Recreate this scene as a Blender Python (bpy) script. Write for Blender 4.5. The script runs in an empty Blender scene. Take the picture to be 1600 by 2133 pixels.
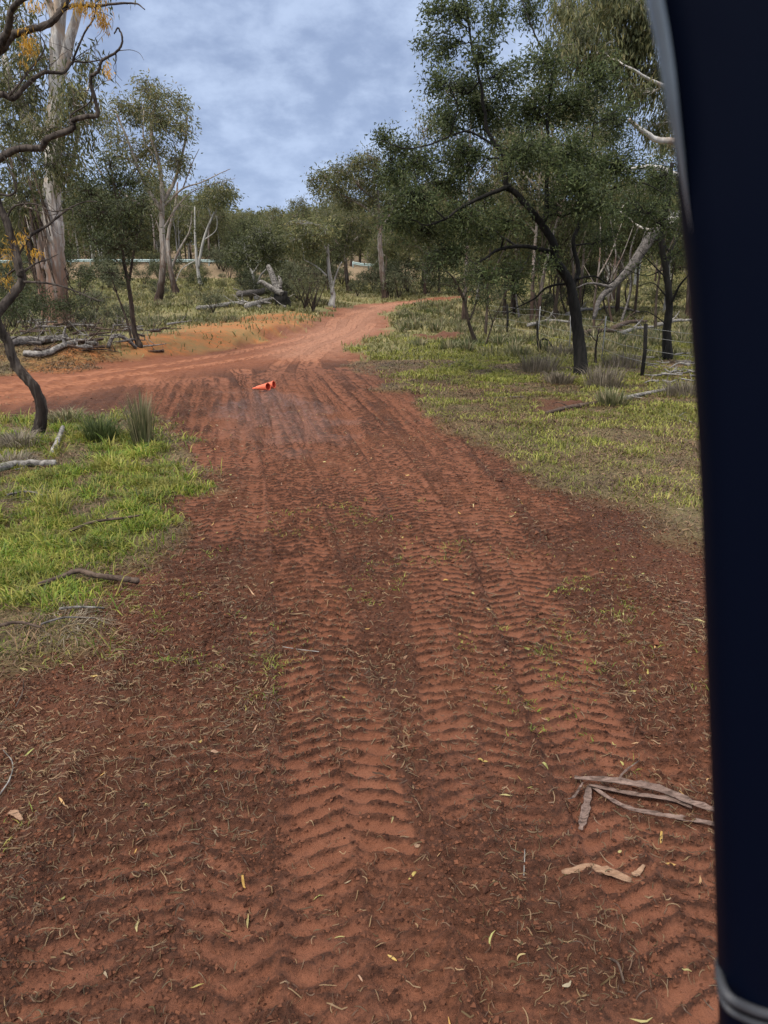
import bpy, math, random
import numpy as np
from mathutils import Vector

# ------------------------------------------------------------------ camera, world, sun, exposure
SC = bpy.context.scene
COL = SC.collection
PITCH = math.radians(17.7); CAMH = 2.4; F = 1540.0
cam = bpy.data.cameras.new('camera'); camo = bpy.data.objects.new('camera', cam); COL.objects.link(camo)
camo.location = (0, 0, CAMH); camo.rotation_euler = (math.radians(90) - PITCH, 0, 0)
cam.sensor_fit = 'VERTICAL'; cam.sensor_height = 36; cam.lens = 36 * F / 2133
cam.clip_start = 0.02; cam.clip_end = 2000
cam.dof.use_dof = True; cam.dof.focus_distance = 9; cam.dof.aperture_fstop = 8.0
SC.camera = camo
SC.view_settings.view_transform = 'Standard'; SC.view_settings.look = 'None'
SC.view_settings.gamma = 1; SC.view_settings.exposure = 0.42
SUN_EL, SUN_AZ = math.radians(52), math.radians(-140)

def mathn(nt, op, a, b=None, clamp=False):
    n = nt.nodes.new('ShaderNodeMath'); n.operation = op; n.use_clamp = clamp
    for i, v in enumerate((a, b)):
        if v is None: continue
        if isinstance(v, (int, float)): n.inputs[i].default_value = v
        else: nt.links.new(v, n.inputs[i])
    return n.outputs[0]
def mixn(nt, fac, a, b, mode='MIX'):
    n = nt.nodes.new('ShaderNodeMix'); n.data_type = 'RGBA'; n.blend_type = mode; n.clamp_factor = True
    if isinstance(fac, (int, float)): n.inputs[0].default_value = fac
    else: nt.links.new(fac, n.inputs[0])
    for v, k in ((a, 6), (b, 7)):
        if isinstance(v, tuple): n.inputs[k].default_value = (*v[:3], 1)
        else: nt.links.new(v, n.inputs[k])
    return n.outputs[2]
def noisen(nt, vec, scale, detail=4, rough=.55, dist=0.0):
    n = nt.nodes.new('ShaderNodeTexNoise'); n.inputs['Scale'].default_value = scale
    n.inputs['Detail'].default_value = detail; n.inputs['Roughness'].default_value = rough
    n.inputs['Distortion'].default_value = dist
    if vec is not None: nt.links.new(vec, n.inputs['Vector'])
    return n.outputs[0]
def maprange(nt, v, a, b, c=0.0, d=1.0, smooth=False):
    n = nt.nodes.new('ShaderNodeMapRange'); n.clamp = True
    if smooth: n.interpolation_type = 'SMOOTHSTEP'
    nt.links.new(v, n.inputs[0])
    for i, x in enumerate((a, b, c, d)): n.inputs[i + 1].default_value = x
    return n.outputs[0]

W = bpy.data.worlds.new('World'); SC.world = W; W.use_nodes = True
nt = W.node_tree; nt.nodes.clear()
wo = nt.nodes.new('ShaderNodeOutputWorld'); bg = nt.nodes.new('ShaderNodeBackground')
nt.links.new(bg.outputs[0], wo.inputs[0]); bg.inputs[1].default_value = 0.1
sky = nt.nodes.new('ShaderNodeTexSky'); sky.sky_type = 'NISHITA'; sky.sun_disc = False
sky.sun_elevation = SUN_EL; sky.sun_rotation = SUN_AZ
tc = nt.nodes.new('ShaderNodeTexCoord'); sp = nt.nodes.new('ShaderNodeSeparateXYZ')
nt.links.new(tc.outputs['Generated'], sp.inputs[0])
zz = mathn(nt, 'ADD', mathn(nt, 'MAXIMUM', sp.outputs[2], 0.0), 0.42)
cb = nt.nodes.new('ShaderNodeCombineXYZ')
nt.links.new(mathn(nt, 'DIVIDE', sp.outputs[0], zz), cb.inputs[0])
nt.links.new(mathn(nt, 'DIVIDE', sp.outputs[1], zz), cb.inputs[1])
n1 = noisen(nt, cb.outputs[0], 3.6, 8, .56, .05)
n2 = noisen(nt, cb.outputs[0], 10, 6, .58, .1)
nn = mathn(nt, 'ADD', mathn(nt, 'MULTIPLY', n1, .52), mathn(nt, 'MULTIPLY', n2, .48))
cf = maprange(nt, nn, .38, .63, 0, 1, True)
cloud = mixn(nt, cf, (2.4, 3.1, 4.75), (4.15, 5.05, 6.9))
horiz = maprange(nt, sp.outputs[2], 0.02, .22, 1, 0)
cloud = mixn(nt, mathn(nt, 'MULTIPLY', horiz, .5), cloud, (3.7, 4.75, 7.1))
cloud = mixn(nt, .08, cloud, sky.outputs[0])
up = maprange(nt, sp.outputs[2], .30, .85, 0, 1, True)
bright = mixn(nt, cf, (13.5, 13.3, 12.9), (17.5, 17.0, 16.2))
cloud = mixn(nt, up, cloud, bright)
nt.links.new(cloud, bg.inputs[0])

sl = bpy.data.lights.new('sun', 'SUN'); sl.energy = 2.3; sl.angle = math.radians(9); sl.color = (1, .92, .80)
slo = bpy.data.objects.new('sun', sl); COL.objects.link(slo)
sd = Vector((math.sin(SUN_AZ) * math.cos(SUN_EL), math.cos(SUN_AZ) * math.cos(SUN_EL), math.sin(SUN_EL)))
slo.rotation_euler = sd.to_track_quat('Z', 'Y').to_euler(); slo.location = (0, -5, 30)

# ------------------------------------------------------------------ projection helpers
cp, sn = math.cos(PITCH), math.sin(PITCH)
def ray(u, v):
    a, b = u - 800, 1066.5 - v
    return a, F * cp + b * sn, -F * sn + b * cp
def P(u, v, Y):
    a, b, c = ray(u, v); t = Y / b
    return np.array((a * t, Y, CAMH + c * t))
def mpp(v, Y): return Y / ray(800, v)[1]
def G0(u, v):
    a, b, c = ray(u, v); t = min(-CAMH / min(c, -1e-4), 4000)
    return np.array((a * t, b * t))
def sstep(a, b, x):
    t = np.clip((x - a) / (b - a), 0, 1); return t * t * (3 - 2 * t)
def hsh(ix, iy, seed):
    n = (ix.astype(np.int64) * 374761393 + iy.astype(np.int64) * 668265263 + seed * 1442695041) & 0xffffffff
    n = ((n ^ (n >> 13)) * 1274126177) & 0xffffffff
    return ((n ^ (n >> 16)) & 0xffff) / 65535.0
def vn(x, y, seed=0):
    ix = np.floor(x); iy = np.floor(y); fx = x - ix; fy = y - iy
    fx = fx * fx * (3 - 2 * fx); fy = fy * fy * (3 - 2 * fy)
    a = hsh(ix, iy, seed); b = hsh(ix + 1, iy, seed); c = hsh(ix, iy + 1, seed); d = hsh(ix + 1, iy + 1, seed)
    return (a + (b - a) * fx) * (1 - fy) + (c + (d - c) * fx) * fy - .5
def fbm(x, y, s, o=3, seed=0):
    r = 0; a = 1.0
    for i in range(o):
        r = r + a * vn(x / s + 17.3 * i, y / s - 9.1 * i, seed + i); s *= .5; a *= .5
    return r

bank = np.array([G0(*p) for p in ((-700, 812), (-300, 800), (0, 788), (130, 776), (320, 750), (480, 730), (560, 712), (650, 690))])
def H(x, y):
    x = np.asarray(x, float); y = np.asarray(y, float)
    z = sstep(38, 62, y) * .55 + sstep(60, 92, y) * .9 + sstep(93, 99, y) * 1.7 * sstep(30, 0, x)
    z = z + np.clip(y - 100, 0, 150) * .055
    e = np.interp(x, bank[:, 0], bank[:, 1])
    z = z + .45 * sstep(0.2, 3.5, y - e) * sstep(-1.5, -6, x)
    z = z + fbm(x, y, 9.0, 2, 5) * .22 * sstep(8, 25, y)
    return z
def G(u, v):
    a, b, c = ray(u, v)
    ts = np.concatenate([np.arange(.5, 60, .05), np.arange(60, 200, .25)]) / b
    zr = CAMH + c * ts; h = H(a * ts, b * ts)
    k = np.argmax(zr < h)
    if not (zr < h).any(): k = len(ts) - 1
    return np.array((a * ts[k], b * ts[k], float(h[k])))

# ------------------------------------------------------------------ mesh helpers
def mesh_np(name, V, quads=None, tris=None, mat=None, smooth=True, parent=None, loc=None, attrs=None, polymat=None):
    V = np.asarray(V, np.float32); nq = 0 if quads is None else len(quads); ntr = 0 if tris is None else len(tris)
    me = bpy.data.meshes.new(name)
    me.vertices.add(len(V)); me.vertices.foreach_set('co', V.ravel())
    loops = []
    if nq: loops.append(np.asarray(quads, np.int32).ravel())
    if ntr: loops.append(np.asarray(tris, np.int32).ravel())
    lp = np.concatenate(loops); me.loops.add(len(lp)); me.loops.foreach_set('vertex_index', lp)
    st = np.concatenate([np.arange(nq) * 4, nq * 4 + np.arange(ntr) * 3]).astype(np.int32)
    me.polygons.add(nq + ntr); me.polygons.foreach_set('loop_start', st)
    me.polygons.foreach_set('use_smooth', np.full(nq + ntr, smooth))
    for m in (mat if isinstance(mat, (list, tuple)) else [mat]):
        if m: me.materials.append(m)
    if polymat is not None: me.polygons.foreach_set('material_index', np.asarray(polymat, np.int32))
    me.update(calc_edges=True)
    for k, arr in (attrs or {}).items():
        at = me.color_attributes.new(k, 'FLOAT_COLOR', 'POINT')
        c = np.ones((len(V), 4), np.float32); c[:, :3] = arr; at.data.foreach_set('color', c.ravel())
    o = bpy.data.objects.new(name, me); COL.objects.link(o)
    if parent is not None: o.parent = parent
    if loc is not None: o.location = loc
    return o
def tag(o, label=None, cat=None, group=None, kind=None):
    if label: o['label'] = label
    if cat: o['category'] = cat
    if group: o['group'] = group
    if kind: o['kind'] = kind
    return o
def empty(name, loc, label=None, cat=None, group=None):
    o = bpy.data.objects.new(name, None); COL.objects.link(o); o.location = tuple(loc); o.empty_display_size = .2
    return tag(o, label, cat, group)
def catmull(pts, n=6):
    pts = np.asarray(pts, float)
    if len(pts) < 3: return pts[0] + (pts[-1] - pts[0]) * np.linspace(0, 1, n)[:, None]
    p = np.vstack([2 * pts[0] - pts[1], pts, 2 * pts[-1] - pts[-2]]); out = []
    for i in range(1, len(p) - 2):
        t = np.linspace(0, 1, n, endpoint=False)[:, None]
        a, b, c, d = p[i - 1], p[i], p[i + 1], p[i + 2]
        out.append(.5 * (2 * b + (c - a) * t + (2 * a - 5 * b + 4 * c - d) * t ** 2 + (3 * b - a - 3 * c + d) * t ** 3))
    out.append(pts[-1:]); return np.vstack(out)

class Tubes:
    def __init__(s, rng): s.V = []; s.Q = []; s.n = 0; s.rng = rng
    def add(s, pts, rad, sides=6, rough=0.0, flat=1.0):
        pts = np.asarray(pts, float); k = len(pts); rad = np.asarray(rad, float) * np.ones(k)
        d = np.gradient(pts, axis=0); d /= np.linalg.norm(d, axis=1)[:, None] + 1e-9
        ref = np.array((0.13, 1, .2)) if abs(d[0, 2]) > .5 else np.array((0.1, .1, 1.0))
        u = np.cross(d, ref); u /= np.linalg.norm(u, axis=1)[:, None] + 1e-9
        w = np.cross(d, u)
        th = np.arange(sides) / sides * 2 * math.pi
        r = rad[:, None] * (1 + rough * (s.rng.random((k, sides)) - .5))
        ring = pts[:, None, :] + r[..., None] * (np.cos(th)[None, :, None] * u[:, None, :] + flat * np.sin(th)[None, :, None] * w[:, None, :])
        i = np.arange(k - 1)[:, None] * sides; j = np.arange(sides)[None, :]; j2 = (j + 1) % sides
        q = np.stack([i + j, i + j2, i + sides + j2, i + sides + j], -1).reshape(-1, 4) + s.n
        s.V.append(ring.reshape(-1, 3)); s.Q.append(q); s.n += k * sides
        # caps: collapse to centre
        c0 = s.n; s.V.append(pts[[0, -1]] + np.array([-d[0] * rad[0] * .3, d[-1] * rad[-1] * .4])); s.n += 2
        jj = np.arange(sides); a = c0 - k * sides; b = a + (k - 1) * sides
        s.Q.append(np.stack([np.full(sides, c0), a + (jj + 1) % sides, a + jj, np.full(sides, c0)], -1)[:, :3][:, [0, 1, 2, 2]])
        s.Q.append(np.stack([np.full(sides, c0 + 1), b + jj, b + (jj + 1) % sides, np.full(sides, c0 + 1)], -1)[:, :3][:, [0, 1, 2, 2]])
    def build(s, name, mat, parent=None, off=None, smooth=True, loc=None):
        V = np.vstack(s.V); Q = np.vstack(s.Q)
        if off is not None: V = V - off
        tri = Q[:, 2] == Q[:, 3]
        return mesh_np(name, V, Q[~tri], Q[tri][:, :3], mat, smooth, parent, loc)

def unit(a): return a / (np.linalg.norm(a, axis=-1, keepdims=True) + 1e-9)
def leaves_mesh(C, D, L, Wd, rng):
    """rhomb leaves: base C, long axis D"""
    n = len(C); N = unit(rng.normal(size=(n, 3))); S = unit(np.cross(D, N)); N = np.cross(S, D)
    L = np.broadcast_to(L, n)[:, None]; Wd = np.broadcast_to(Wd, n)[:, None]
    V = np.stack([C, C + D * L * .42 + S * Wd * .5 + N * Wd * .25, C + D * L, C + D * L * .42 - S * Wd * .5 + N * Wd * .25], 1)
    return V.reshape(-1, 3), np.arange(n * 4).reshape(-1, 4)

# ------------------------------------------------------------------ materials
def newmat(name):
    m = bpy.data.materials.new(name); m.use_nodes = True; nt = m.node_tree
    b = nt.nodes['Principled BSDF']; return m, nt, b
def objco(nt):
    return nt.nodes.new('ShaderNodeTexCoord').outputs['Object']
def geopos(nt): return nt.nodes.new('ShaderNodeNewGeometry').outputs['Position']
def bump(nt, b, h, strength=.5, dist=.02):
    n = nt.nodes.new('ShaderNodeBump'); n.inputs['Strength'].default_value = strength; n.inputs['Distance'].default_value = dist
    nt.links.new(h, n.inputs['Height']); nt.links.new(n.outputs[0], b.inputs['Normal'])
def leafmat(name, cols, rough=.55, trans=.3, clump=1.2, patch=None):
    m, nt, b = newmat(name)
    g = nt.nodes.new('ShaderNodeNewGeometry')
    cr = nt.nodes.new('ShaderNodeValToRGB'); nt.links.new(g.outputs['Random Per Island'], cr.inputs[0])
    cr.color_ramp.interpolation = 'LINEAR'
    el = cr.color_ramp.elements
    while len(el) < len(cols): el.new(.5)
    for i, c in enumerate(cols): el[i].position = i / (len(cols) - 1); el[i].color = (*c, 1)
    nz = noisen(nt, g.outputs['Position'], clump, 3)
    v = maprange(nt, nz, .3, .7, .6, 1.4)
    base_c = cr.outputs[0]
    if patch is not None:
        pn = noisen(nt, g.outputs['Position'], patch[1], 4, .6)
        sh = mathn(nt, 'ADD', pn, mathn(nt, 'MULTIPLY', mathn(nt, 'SUBTRACT', g.outputs['Random Per Island'], .5), .25))
        base_c = mixn(nt, maprange(nt, sh, .42, .66, 0, patch[2]), base_c, patch[0])
    hs = nt.nodes.new('ShaderNodeHueSaturation'); nt.links.new(base_c, hs.inputs['Color']); nt.links.new(v, hs.inputs['Value'])
    b.inputs['Roughness'].default_value = rough; b.inputs['Specular IOR Level'].default_value = .35
    nt.links.new(hs.outputs[0], b.inputs['Base Color'])
    tr = nt.nodes.new('ShaderNodeBsdfTranslucent'); nt.links.new(hs.outputs[0], tr.inputs[0])
    mx = nt.nodes.new('ShaderNodeMixShader'); mx.inputs[0].default_value = trans
    nt.links.new(b.outputs[0], mx.inputs[1]); nt.links.new(tr.outputs[0], mx.inputs[2])
    nt.links.new(mx.outputs[0], nt.nodes['Material Output'].inputs[0])
    return m
def barkmat(name, a, b_, c=None, stretch=(9, 9, 1.6), rough=.85, lo=.38, hi=.62, bstr=.6, low=None, lowz=(0, 2)):
    """streaked bark; c = patches; low = colour of the rough stocking at the tree's foot"""
    m, nt, b = newmat(name); oc = objco(nt)
    mp = nt.nodes.new('ShaderNodeMapping'); nt.links.new(oc, mp.inputs[0]); mp.inputs['Scale'].default_value = stretch
    n = noisen(nt, mp.outputs[0], 1.0, 6, .65, .4)
    col = mixn(nt, maprange(nt, n, lo, hi), a, b_)
    if c is not None:
        n3 = noisen(nt, oc, 1.1, 3, .6, .5); col = mixn(nt, maprange(nt, n3, .52, .62), col, c)
    if low is not None:
        s = nt.nodes.new('ShaderNodeSeparateXYZ'); nt.links.new(oc, s.inputs[0])
        zz = mathn(nt, 'ADD', s.outputs[2], mathn(nt, 'MULTIPLY', mathn(nt, 'SUBTRACT', n, .5), 4.5))
        col = mixn(nt, maprange(nt, zz, lowz[0], lowz[1], 1, 0), col, mixn(nt, maprange(nt, n, .42, .58), low, tuple(x * .35 for x in low)))
    nt.links.new(col, b.inputs['Base Color']); b.inputs['Roughness'].default_value = rough
    b.inputs['Specular IOR Level'].default_value = .25
    bump(nt, b, n, bstr, .03)
    return m
def plain(name, col, rough=.6, metal=0.0, var=.15, scale=8):
    m, nt, b = newmat(name); n = noisen(nt, objco(nt), scale, 4)
    c = mixn(nt, n, tuple(x * (1 - var) for x in col), tuple(min(1, x * (1 + var)) for x in col))
    nt.links.new(c, b.inputs['Base Color']); b.inputs['Roughness'].default_value = rough; b.inputs['Metallic'].default_value = metal
    bump(nt, b, n, .15, .01)
    return m

M = {}
M['black_bark'] = barkmat('black_bark', (.006, .0055, .005), (.020, .018, .016), stretch=(14, 14, 3))
M['dark_bark'] = barkmat('dark_bark', (.018, .014, .012), (.075, .055, .042), stretch=(12, 12, 2))
M['left_bark'] = barkmat('mottled_bark', (.020, .014, .012), (.105, .085, .072), (.016, .012, .011), stretch=(16, 16, 2.5), low=(.03, .02, .016), lowz=(.3, 1.3))
M['gum_bark'] = barkmat('pale_gum_bark', (.30, .27, .25), (.60, .57, .54), (.42, .33, .26), stretch=(7, 7, .55), low=(.24, .14, .10), lowz=(1.5, 4.8), bstr=.9, lo=.44, hi=.56)
M['gum_bark_small'] = barkmat('grey_gum_bark', (.15, .12, .10), (.38, .34, .31), (.20, .13, .10), stretch=(6, 6, .8), low=(.07, .045, .035), lowz=(1.0, 3.6))
M['white_bark'] = barkmat('white_limb_bark', (.38, .36, .34), (.62, .59, .56), (.30, .24, .20), stretch=(3, 3, 1))
M['pale_bark'] = barkmat('ashen_bark', (.20, .19, .18), (.42, .41, .39), stretch=(6, 6, .8))
M['deadwood'] = barkmat('weathered_wood', (.06, .054, .05), (.33, .31, .29), stretch=(10, 14, 14), bstr=.8)
M['greywood'] = barkmat('grey_wood', (.05, .045, .042), (.20, .18, .17), stretch=(10, 14, 14), bstr=.8)
M['brownwood'] = barkmat('brown_bark_wood', (.035, .022, .018), (.12, .085, .065), stretch=(12, 14, 12), bstr=.8)
M['barkstrip'] = barkmat('shed_bark', (.05, .032, .026), (.25, .175, .15), stretch=(14, 45, 45), lo=.36, hi=.66)
M['barkstrip_tan'] = barkmat('tan_bark_flake', (.19, .11, .07), (.33, .21, .14), stretch=(12, 40, 40))
M['wattle'] = leafmat('wattle_leaves', [(.028, .042, .017), (.050, .070, .026), (.085, .112, .040), (.13, .15, .055)], trans=.4)
M['wattle_dark'] = leafmat('dark_wattle_leaves', [(.022, .031, .013), (.044, .058, .021), (.078, .092, .032)])
M['gum'] = leafmat('gum_leaves', [(.05, .058, .026), (.095, .108, .044), (.15, .158, .065), (.21, .18, .075)], trans=.4)
M['gum_pale'] = leafmat('pale_gum_leaves', [(.07, .080, .036), (.13, .142, .062), (.19, .195, .085), (.25, .20, .09)], trans=.4)
M['gum_dark'] = leafmat('dark_gum_leaves', [(.034, .042, .017), (.068, .08, .030), (.12, .128, .05)])
M['shrub'] = leafmat('shrub_leaves', [(.06, .070, .038), (.11, .12, .066), (.16, .165, .09)])
M['yellow'] = leafmat('yellow_blossom', [(.50, .26, .03), (.62, .36, .05), (.45, .30, .06)], trans=.35)
M['fargum'] = leafmat('far_gum_leaves', [(.07, .080, .036), (.12, .134, .058), (.17, .178, .076), (.22, .19, .08)], clump=.35, trans=.4)
M['green_grass'] = leafmat('green_grass_blades', [(.05, .075, .012), (.11, .18, .018), (.17, .25, .026), (.27, .29, .04), (.42, .34, .10)], trans=.35, clump=2.4, patch=((.27, .24, .06), 1.9, .75))
M['mid_grass'] = leafmat('olive_grass_blades', [(.08, .10, .02), (.17, .20, .03), (.28, .29, .05), (.40, .35, .12)], trans=.35, clump=.9, patch=((.32, .30, .08), .6, .65))
M['dry_grass'] = leafmat('dry_grass_blades', [(.10, .11, .04), (.17, .165, .065), (.27, .23, .10), (.37, .30, .16)], trans=.3, clump=.5, patch=((.14, .15, .045), .3, .7))
M['tussock'] = leafmat('tussock_blades', [(.07, .085, .035), (.13, .14, .065), (.22, .20, .11), (.33, .27, .17)], trans=.3, clump=3)
M['tussock_green'] = leafmat('rush_blades', [(.035, .055, .018), (.07, .10, .03), (.12, .14, .05)], trans=.3, clump=3)
M['tussock_grey'] = leafmat('grey_tussock_blades', [(.10, .085, .06), (.19, .16, .12), (.30, .25, .19)], trans=.3, clump=3)
M['litter'] = leafmat('litter_stems', [(.05, .026, .015), (.08, .042, .024), (.13, .072, .038), (.065, .05, .022), (.17, .105, .055), (.22, .145, .075), (.06, .03, .018), (.08, .055, .026)], trans=.0, clump=.7)
M['leaflitter'] = leafmat('fallen_leaves', [(.42, .33, .16), (.27, .27, .09), (.45, .27, .07), (.34, .21, .14), (.22, .12, .07), (.33, .28, .19)], trans=.1, clump=.7)

# ------------------------------------------------------------------ ground
def growsp(a, b, d0, k, dmax=1e9):
    o = [a]
    while o[-1] < b: o.append(o[-1] + min(d0, dmax)); d0 *= k
    return o
xs_r = growsp(3.6, 700, .014, 1.022); xs_l = [-x for x in growsp(4.2, 700, .014, 1.022)]
xs = np.array(sorted(set(xs_l)) + list(np.arange(-4.2 + .0125, 3.6, .0125)) + xs_r)
ys = np.array([-60, -30, -15, -8, -4, -2, -.5, .5, 1.0, 1.3] + list(np.arange(1.5, 7, .0125)) + growsp(7, 1100, .0125, 1.0026 ** 1)[:430])
ys = np.concatenate([ys, np.array(growsp(ys[-1] + .045, 1100, .045, 1.018))])
NX, NY = len(xs), len(ys)
X, Y = np.meshgrid(xs, ys); X = X.ravel(); Y = Y.ravel()

def poly_sd(px, py, poly):
    """positive inside"""
    poly = np.asarray(poly, float); d = np.full(px.shape, 1e9); ins = np.zeros(px.shape, bool)
    n = len(poly)
    for i in range(n):
        a = poly[i]; b = poly[(i + 1) % n]; e = b - a
        t = np.clip(((px - a[0]) * e[0] + (py - a[1]) * e[1]) / (e @ e + 1e-12), 0, 1)
        d = np.minimum(d, (px - a[0] - t * e[0]) ** 2 + (py - a[1] - t * e[1]) ** 2)
        c = (a[1] > py) != (b[1] > py)
        ins ^= c & (px < (b[0] - a[0]) * (py - a[1]) / (b[1] - a[1] + 1e-12) + a[0])
    return np.where(ins, 1, -1) * np.sqrt(d)
def gp(l): return [tuple(G(*p)[:2]) for p in l]
road_poly = gp([(-700, 812), (-300, 800), (0, 788), (130, 776), (320, 750), (480, 730), (560, 712), (635, 692), (665, 668), (700, 646), (760, 636),
    (870, 625), (960, 618), (1200, 612), (1200, 618), (960, 624), (870, 631), (815, 643), (785, 655), (800, 680), (790, 695), (745, 715), (705, 735),
    (765, 770), (820, 800), (880, 838), (950, 880), (1075, 935), (1130, 1000), (1200, 1050), (1310, 1085), (1460, 1140), (1700, 1200), (2300, 1300)])
road_poly += [(9, -20), (-9, -20)] + gp([(-900, 1500), (-300, 1430), (0, 1390), (170, 1345), (205, 1290), (245, 1230), (310, 1150), (400, 1095), (430, 1030), (370, 950),
    (300, 885), (240, 868), (80, 866), (0, 866), (-300, 885), (-900, 920)])
nearm = (Y > -25) & (Y < 130) & (np.abs(X) < 60)
idx = np.nonzero(nearm)[0]; x, y = X[idx], Y[idx]
sd_ = poly_sd(x, y, road_poly)
wob = fbm(x, y, 1.1, 4, 11) * .75 + fbm(x, y, .18, 2, 12) * .16
dirt = sstep(-.34, .36, sd_ + .35 * sstep(17, 24, y) + wob * np.clip(y / 7, .5, 1.3))
def spot(px, r, soft=.5, amp=.4):
    s = poly_sd(x, y, gp(px)); return sstep(-soft, soft, s + fbm(x, y, .6, 3, 33) * amp * 2)
scr1 = spot([(1085, 838), (1150, 830), (1240, 845), (1215, 862), (1120, 860)], 1, .2, .3)
scr2 = spot([(860, 706), (900, 701), (960, 702), (940, 714), (870, 714)], 1, .3, .3)
scr3 = spot([(740, 760), (780, 756), (850, 790), (1000, 800), (960, 830), (880, 830)], 1, .8, .8) * .75
dirt = np.maximum(dirt, np.maximum(scr1, np.maximum(scr2, scr3)))
yl = np.array([G0(*p) for p in ((-400, 890), (0, 846), (250, 800), (500, 768), (740, 742), (900, 735))])
orange = sstep(-3.6, 1.8, y - np.interp(x, yl[:, 0], yl[:, 1]) + fbm(x, y, 1.5, 3, 41) * 1.5)
bend = spot([(560, 745), (620, 700), (680, 668), (740, 640), (880, 625), (880, 634), (790, 655), (800, 690), (740, 722), (690, 745)], 1, 1.2, .5)
bare = spot([(40, 790), (50, 745), (250, 715), (380, 684), (500, 662), (650, 655), (665, 690), (560, 722), (480, 740), (320, 760), (130, 786)], 1, .7, .8)
wet = spot([(470, 830), (560, 815), (640, 830), (690, 880), (640, 930), (520, 905), (470, 880)], 1, .5, .6)
lush = np.maximum(spot([(0, 920), (140, 900), (300, 930), (380, 990), (400, 1060), (280, 1130), (160, 1210), (60, 1290), (0, 1340), (-500, 1400), (-400, 920)], 1, .3, .6),
    spot([(740, 735), (1000, 725), (1200, 770), (1440, 800), (1440, 920), (1250, 880), (1050, 850), (850, 800)], 1, 1.5, 1.2) * .8)
# tyre tracks -------------------------------------------------------
z = H(x, y)
rough = fbm(x, y, .35, 3, 51) * .030 + fbm(x, y, .08, 3, 52) * .030
big = fbm(x, y, 1.6, 2, 53) * .05
comp = np.zeros_like(x); dz = rough.copy()
loose = sstep(-.1, .35, fbm(x, y, .9, 3, 57))
wx = fbm(x, y, .5, 3, 61) * .09; wy = fbm(x, y, .22, 4, 62) * .075
def track(px, w=.54, pitch=.100, depth=.038, strength=1.0, seed=0, slant=.085, fade=None):
    global dz, comp
    pts = catmull(gp(px) if len(px[0]) == 2 and not isinstance(px[0][0], float) else px, 5)
    best = np.full(len(x), 1e9); ss = np.zeros(len(x)); sg = np.zeros(len(x)); acc = 0
    for i in range(len(pts) - 1):
        a, b = pts[i], pts[i + 1]; e = b - a; ln = np.linalg.norm(e)
        if ln < 1e-6: continue
        m = np.nonzero((x > min(a[0], b[0]) - w) & (x < max(a[0], b[0]) + w) & (y > min(a[1], b[1]) - w) & (y < max(a[1], b[1]) + w))[0]
        if len(m):
            rx, ry = x[m] + wx[m] * .35 - a[0], y[m] - a[1]
            t = np.clip((rx * e[0] + ry * e[1]) / ln ** 2, 0, 1)
            dd = (rx - t * e[0]) ** 2 + (ry - t * e[1]) ** 2
            k = dd < best[m]; mm = m[k]
            best[mm] = dd[k]; ss[mm] = acc + t[k] * ln; sg[mm] = np.sign(e[0] * ry[k] - e[1] * rx[k])
        acc += ln
    d = np.sqrt(best); T = d / (w / 2)
    inside = sstep(1.12, .88, T + wx * 1.6)
    rnd = fbm(x, y, .8, 2, 70 + seed)
    st = strength * inside * (1 - .35 * sstep(-.2, -.6, rnd)) 
    if fade: st = st * sstep(fade[0], fade[1], y)
    ph = (ss + wy * .42 + slant * T + np.where(sg > 0, .0, .035)) / pitch
    fr = ph - np.floor(ph)
    ridge = np.exp(-((fr - .5) / .15) ** 2) * (.45 + 1.1 * (vn(x / .045, y / .035, seed + 5) + .5))
    centre = np.exp(-(T / .10) ** 2) * .4
    r = np.clip(np.maximum(ridge, centre), 0, 1.2)
    tgt = -depth * .55 + depth * r + rough * .35
    dz = dz * (1 - st) + tgt * st
    dz += .022 * strength * np.exp(-((T - 1.13) / .12) ** 2) * (1 + fbm(x, y, .12, 2, 80 + seed))
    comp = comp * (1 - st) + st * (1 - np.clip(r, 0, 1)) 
tr = dict(
 a=[(840, 2350), (790, 2133), (720, 1700), (652, 1300), (620, 1100), (585, 950), (545, 850), (520, 800), (500, 770)],
 b=[(1300, 2350), (1180, 2133), (1030, 1700), (935, 1300), (880, 1100), (800, 950), (720, 850), (660, 780), (640, 740)],
 c=[(1560, 2133), (1290, 1700), (1110, 1300), (1025, 1100), (940, 950), (870, 870), (800, 800), (740, 750)],
 d=[(330, 2133), (420, 1700), (480, 1300), (500, 1100), (490, 950), (460, 850), (420, 790)],
 e=[(1000, 2133), (860, 1700), (790, 1300), (755, 1100), (690, 950), (630, 850), (580, 780)],
 f=[(1560, 1600), (1330, 1300), (1190, 1120), (1080, 1000), (960, 900), (860, 830), (780, 775)],
 g=[(380, 1180), (410, 1050), (405, 950), (370, 850), (330, 790)],
 h=[(600, 2133), (560, 1700), (570, 1300), (560, 1100), (540, 950), (500, 850), (450, 790)],
 i=[(1400, 2000), (1200, 1600), (1050, 1250), (960, 1080), (870, 950), (780, 850), (700, 770)])
track([(420, 2400), (430, 1900), (470, 1400)], w=1.25, pitch=.14, depth=.05, strength=.6, seed=41, slant=.26, fade=(4.2, 3.2))
track([(1150, 2400), (1090, 1900), (1040, 1500)], w=1.15, pitch=.14, depth=.045, strength=.6, seed=42, slant=.22, fade=(3.8, 3.0))
track(tr['g'], w=1.1, strength=.85, seed=1, slant=.05, pitch=.112); track(tr['i'], w=1.3, strength=.85, seed=3, slant=.04, pitch=.118)
track(tr['e'], w=1.2, strength=.8, seed=13, slant=.05, pitch=.112); track(tr['d'], w=1.2, strength=.85, seed=14, slant=.05, pitch=.118)
track(tr['h'], strength=.75, seed=2, pitch=.108); track(tr['d'], strength=.75, seed=4, pitch=.11); track(tr['e'], strength=.8, seed=5); track(tr['f'], strength=.85, seed=6)
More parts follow.
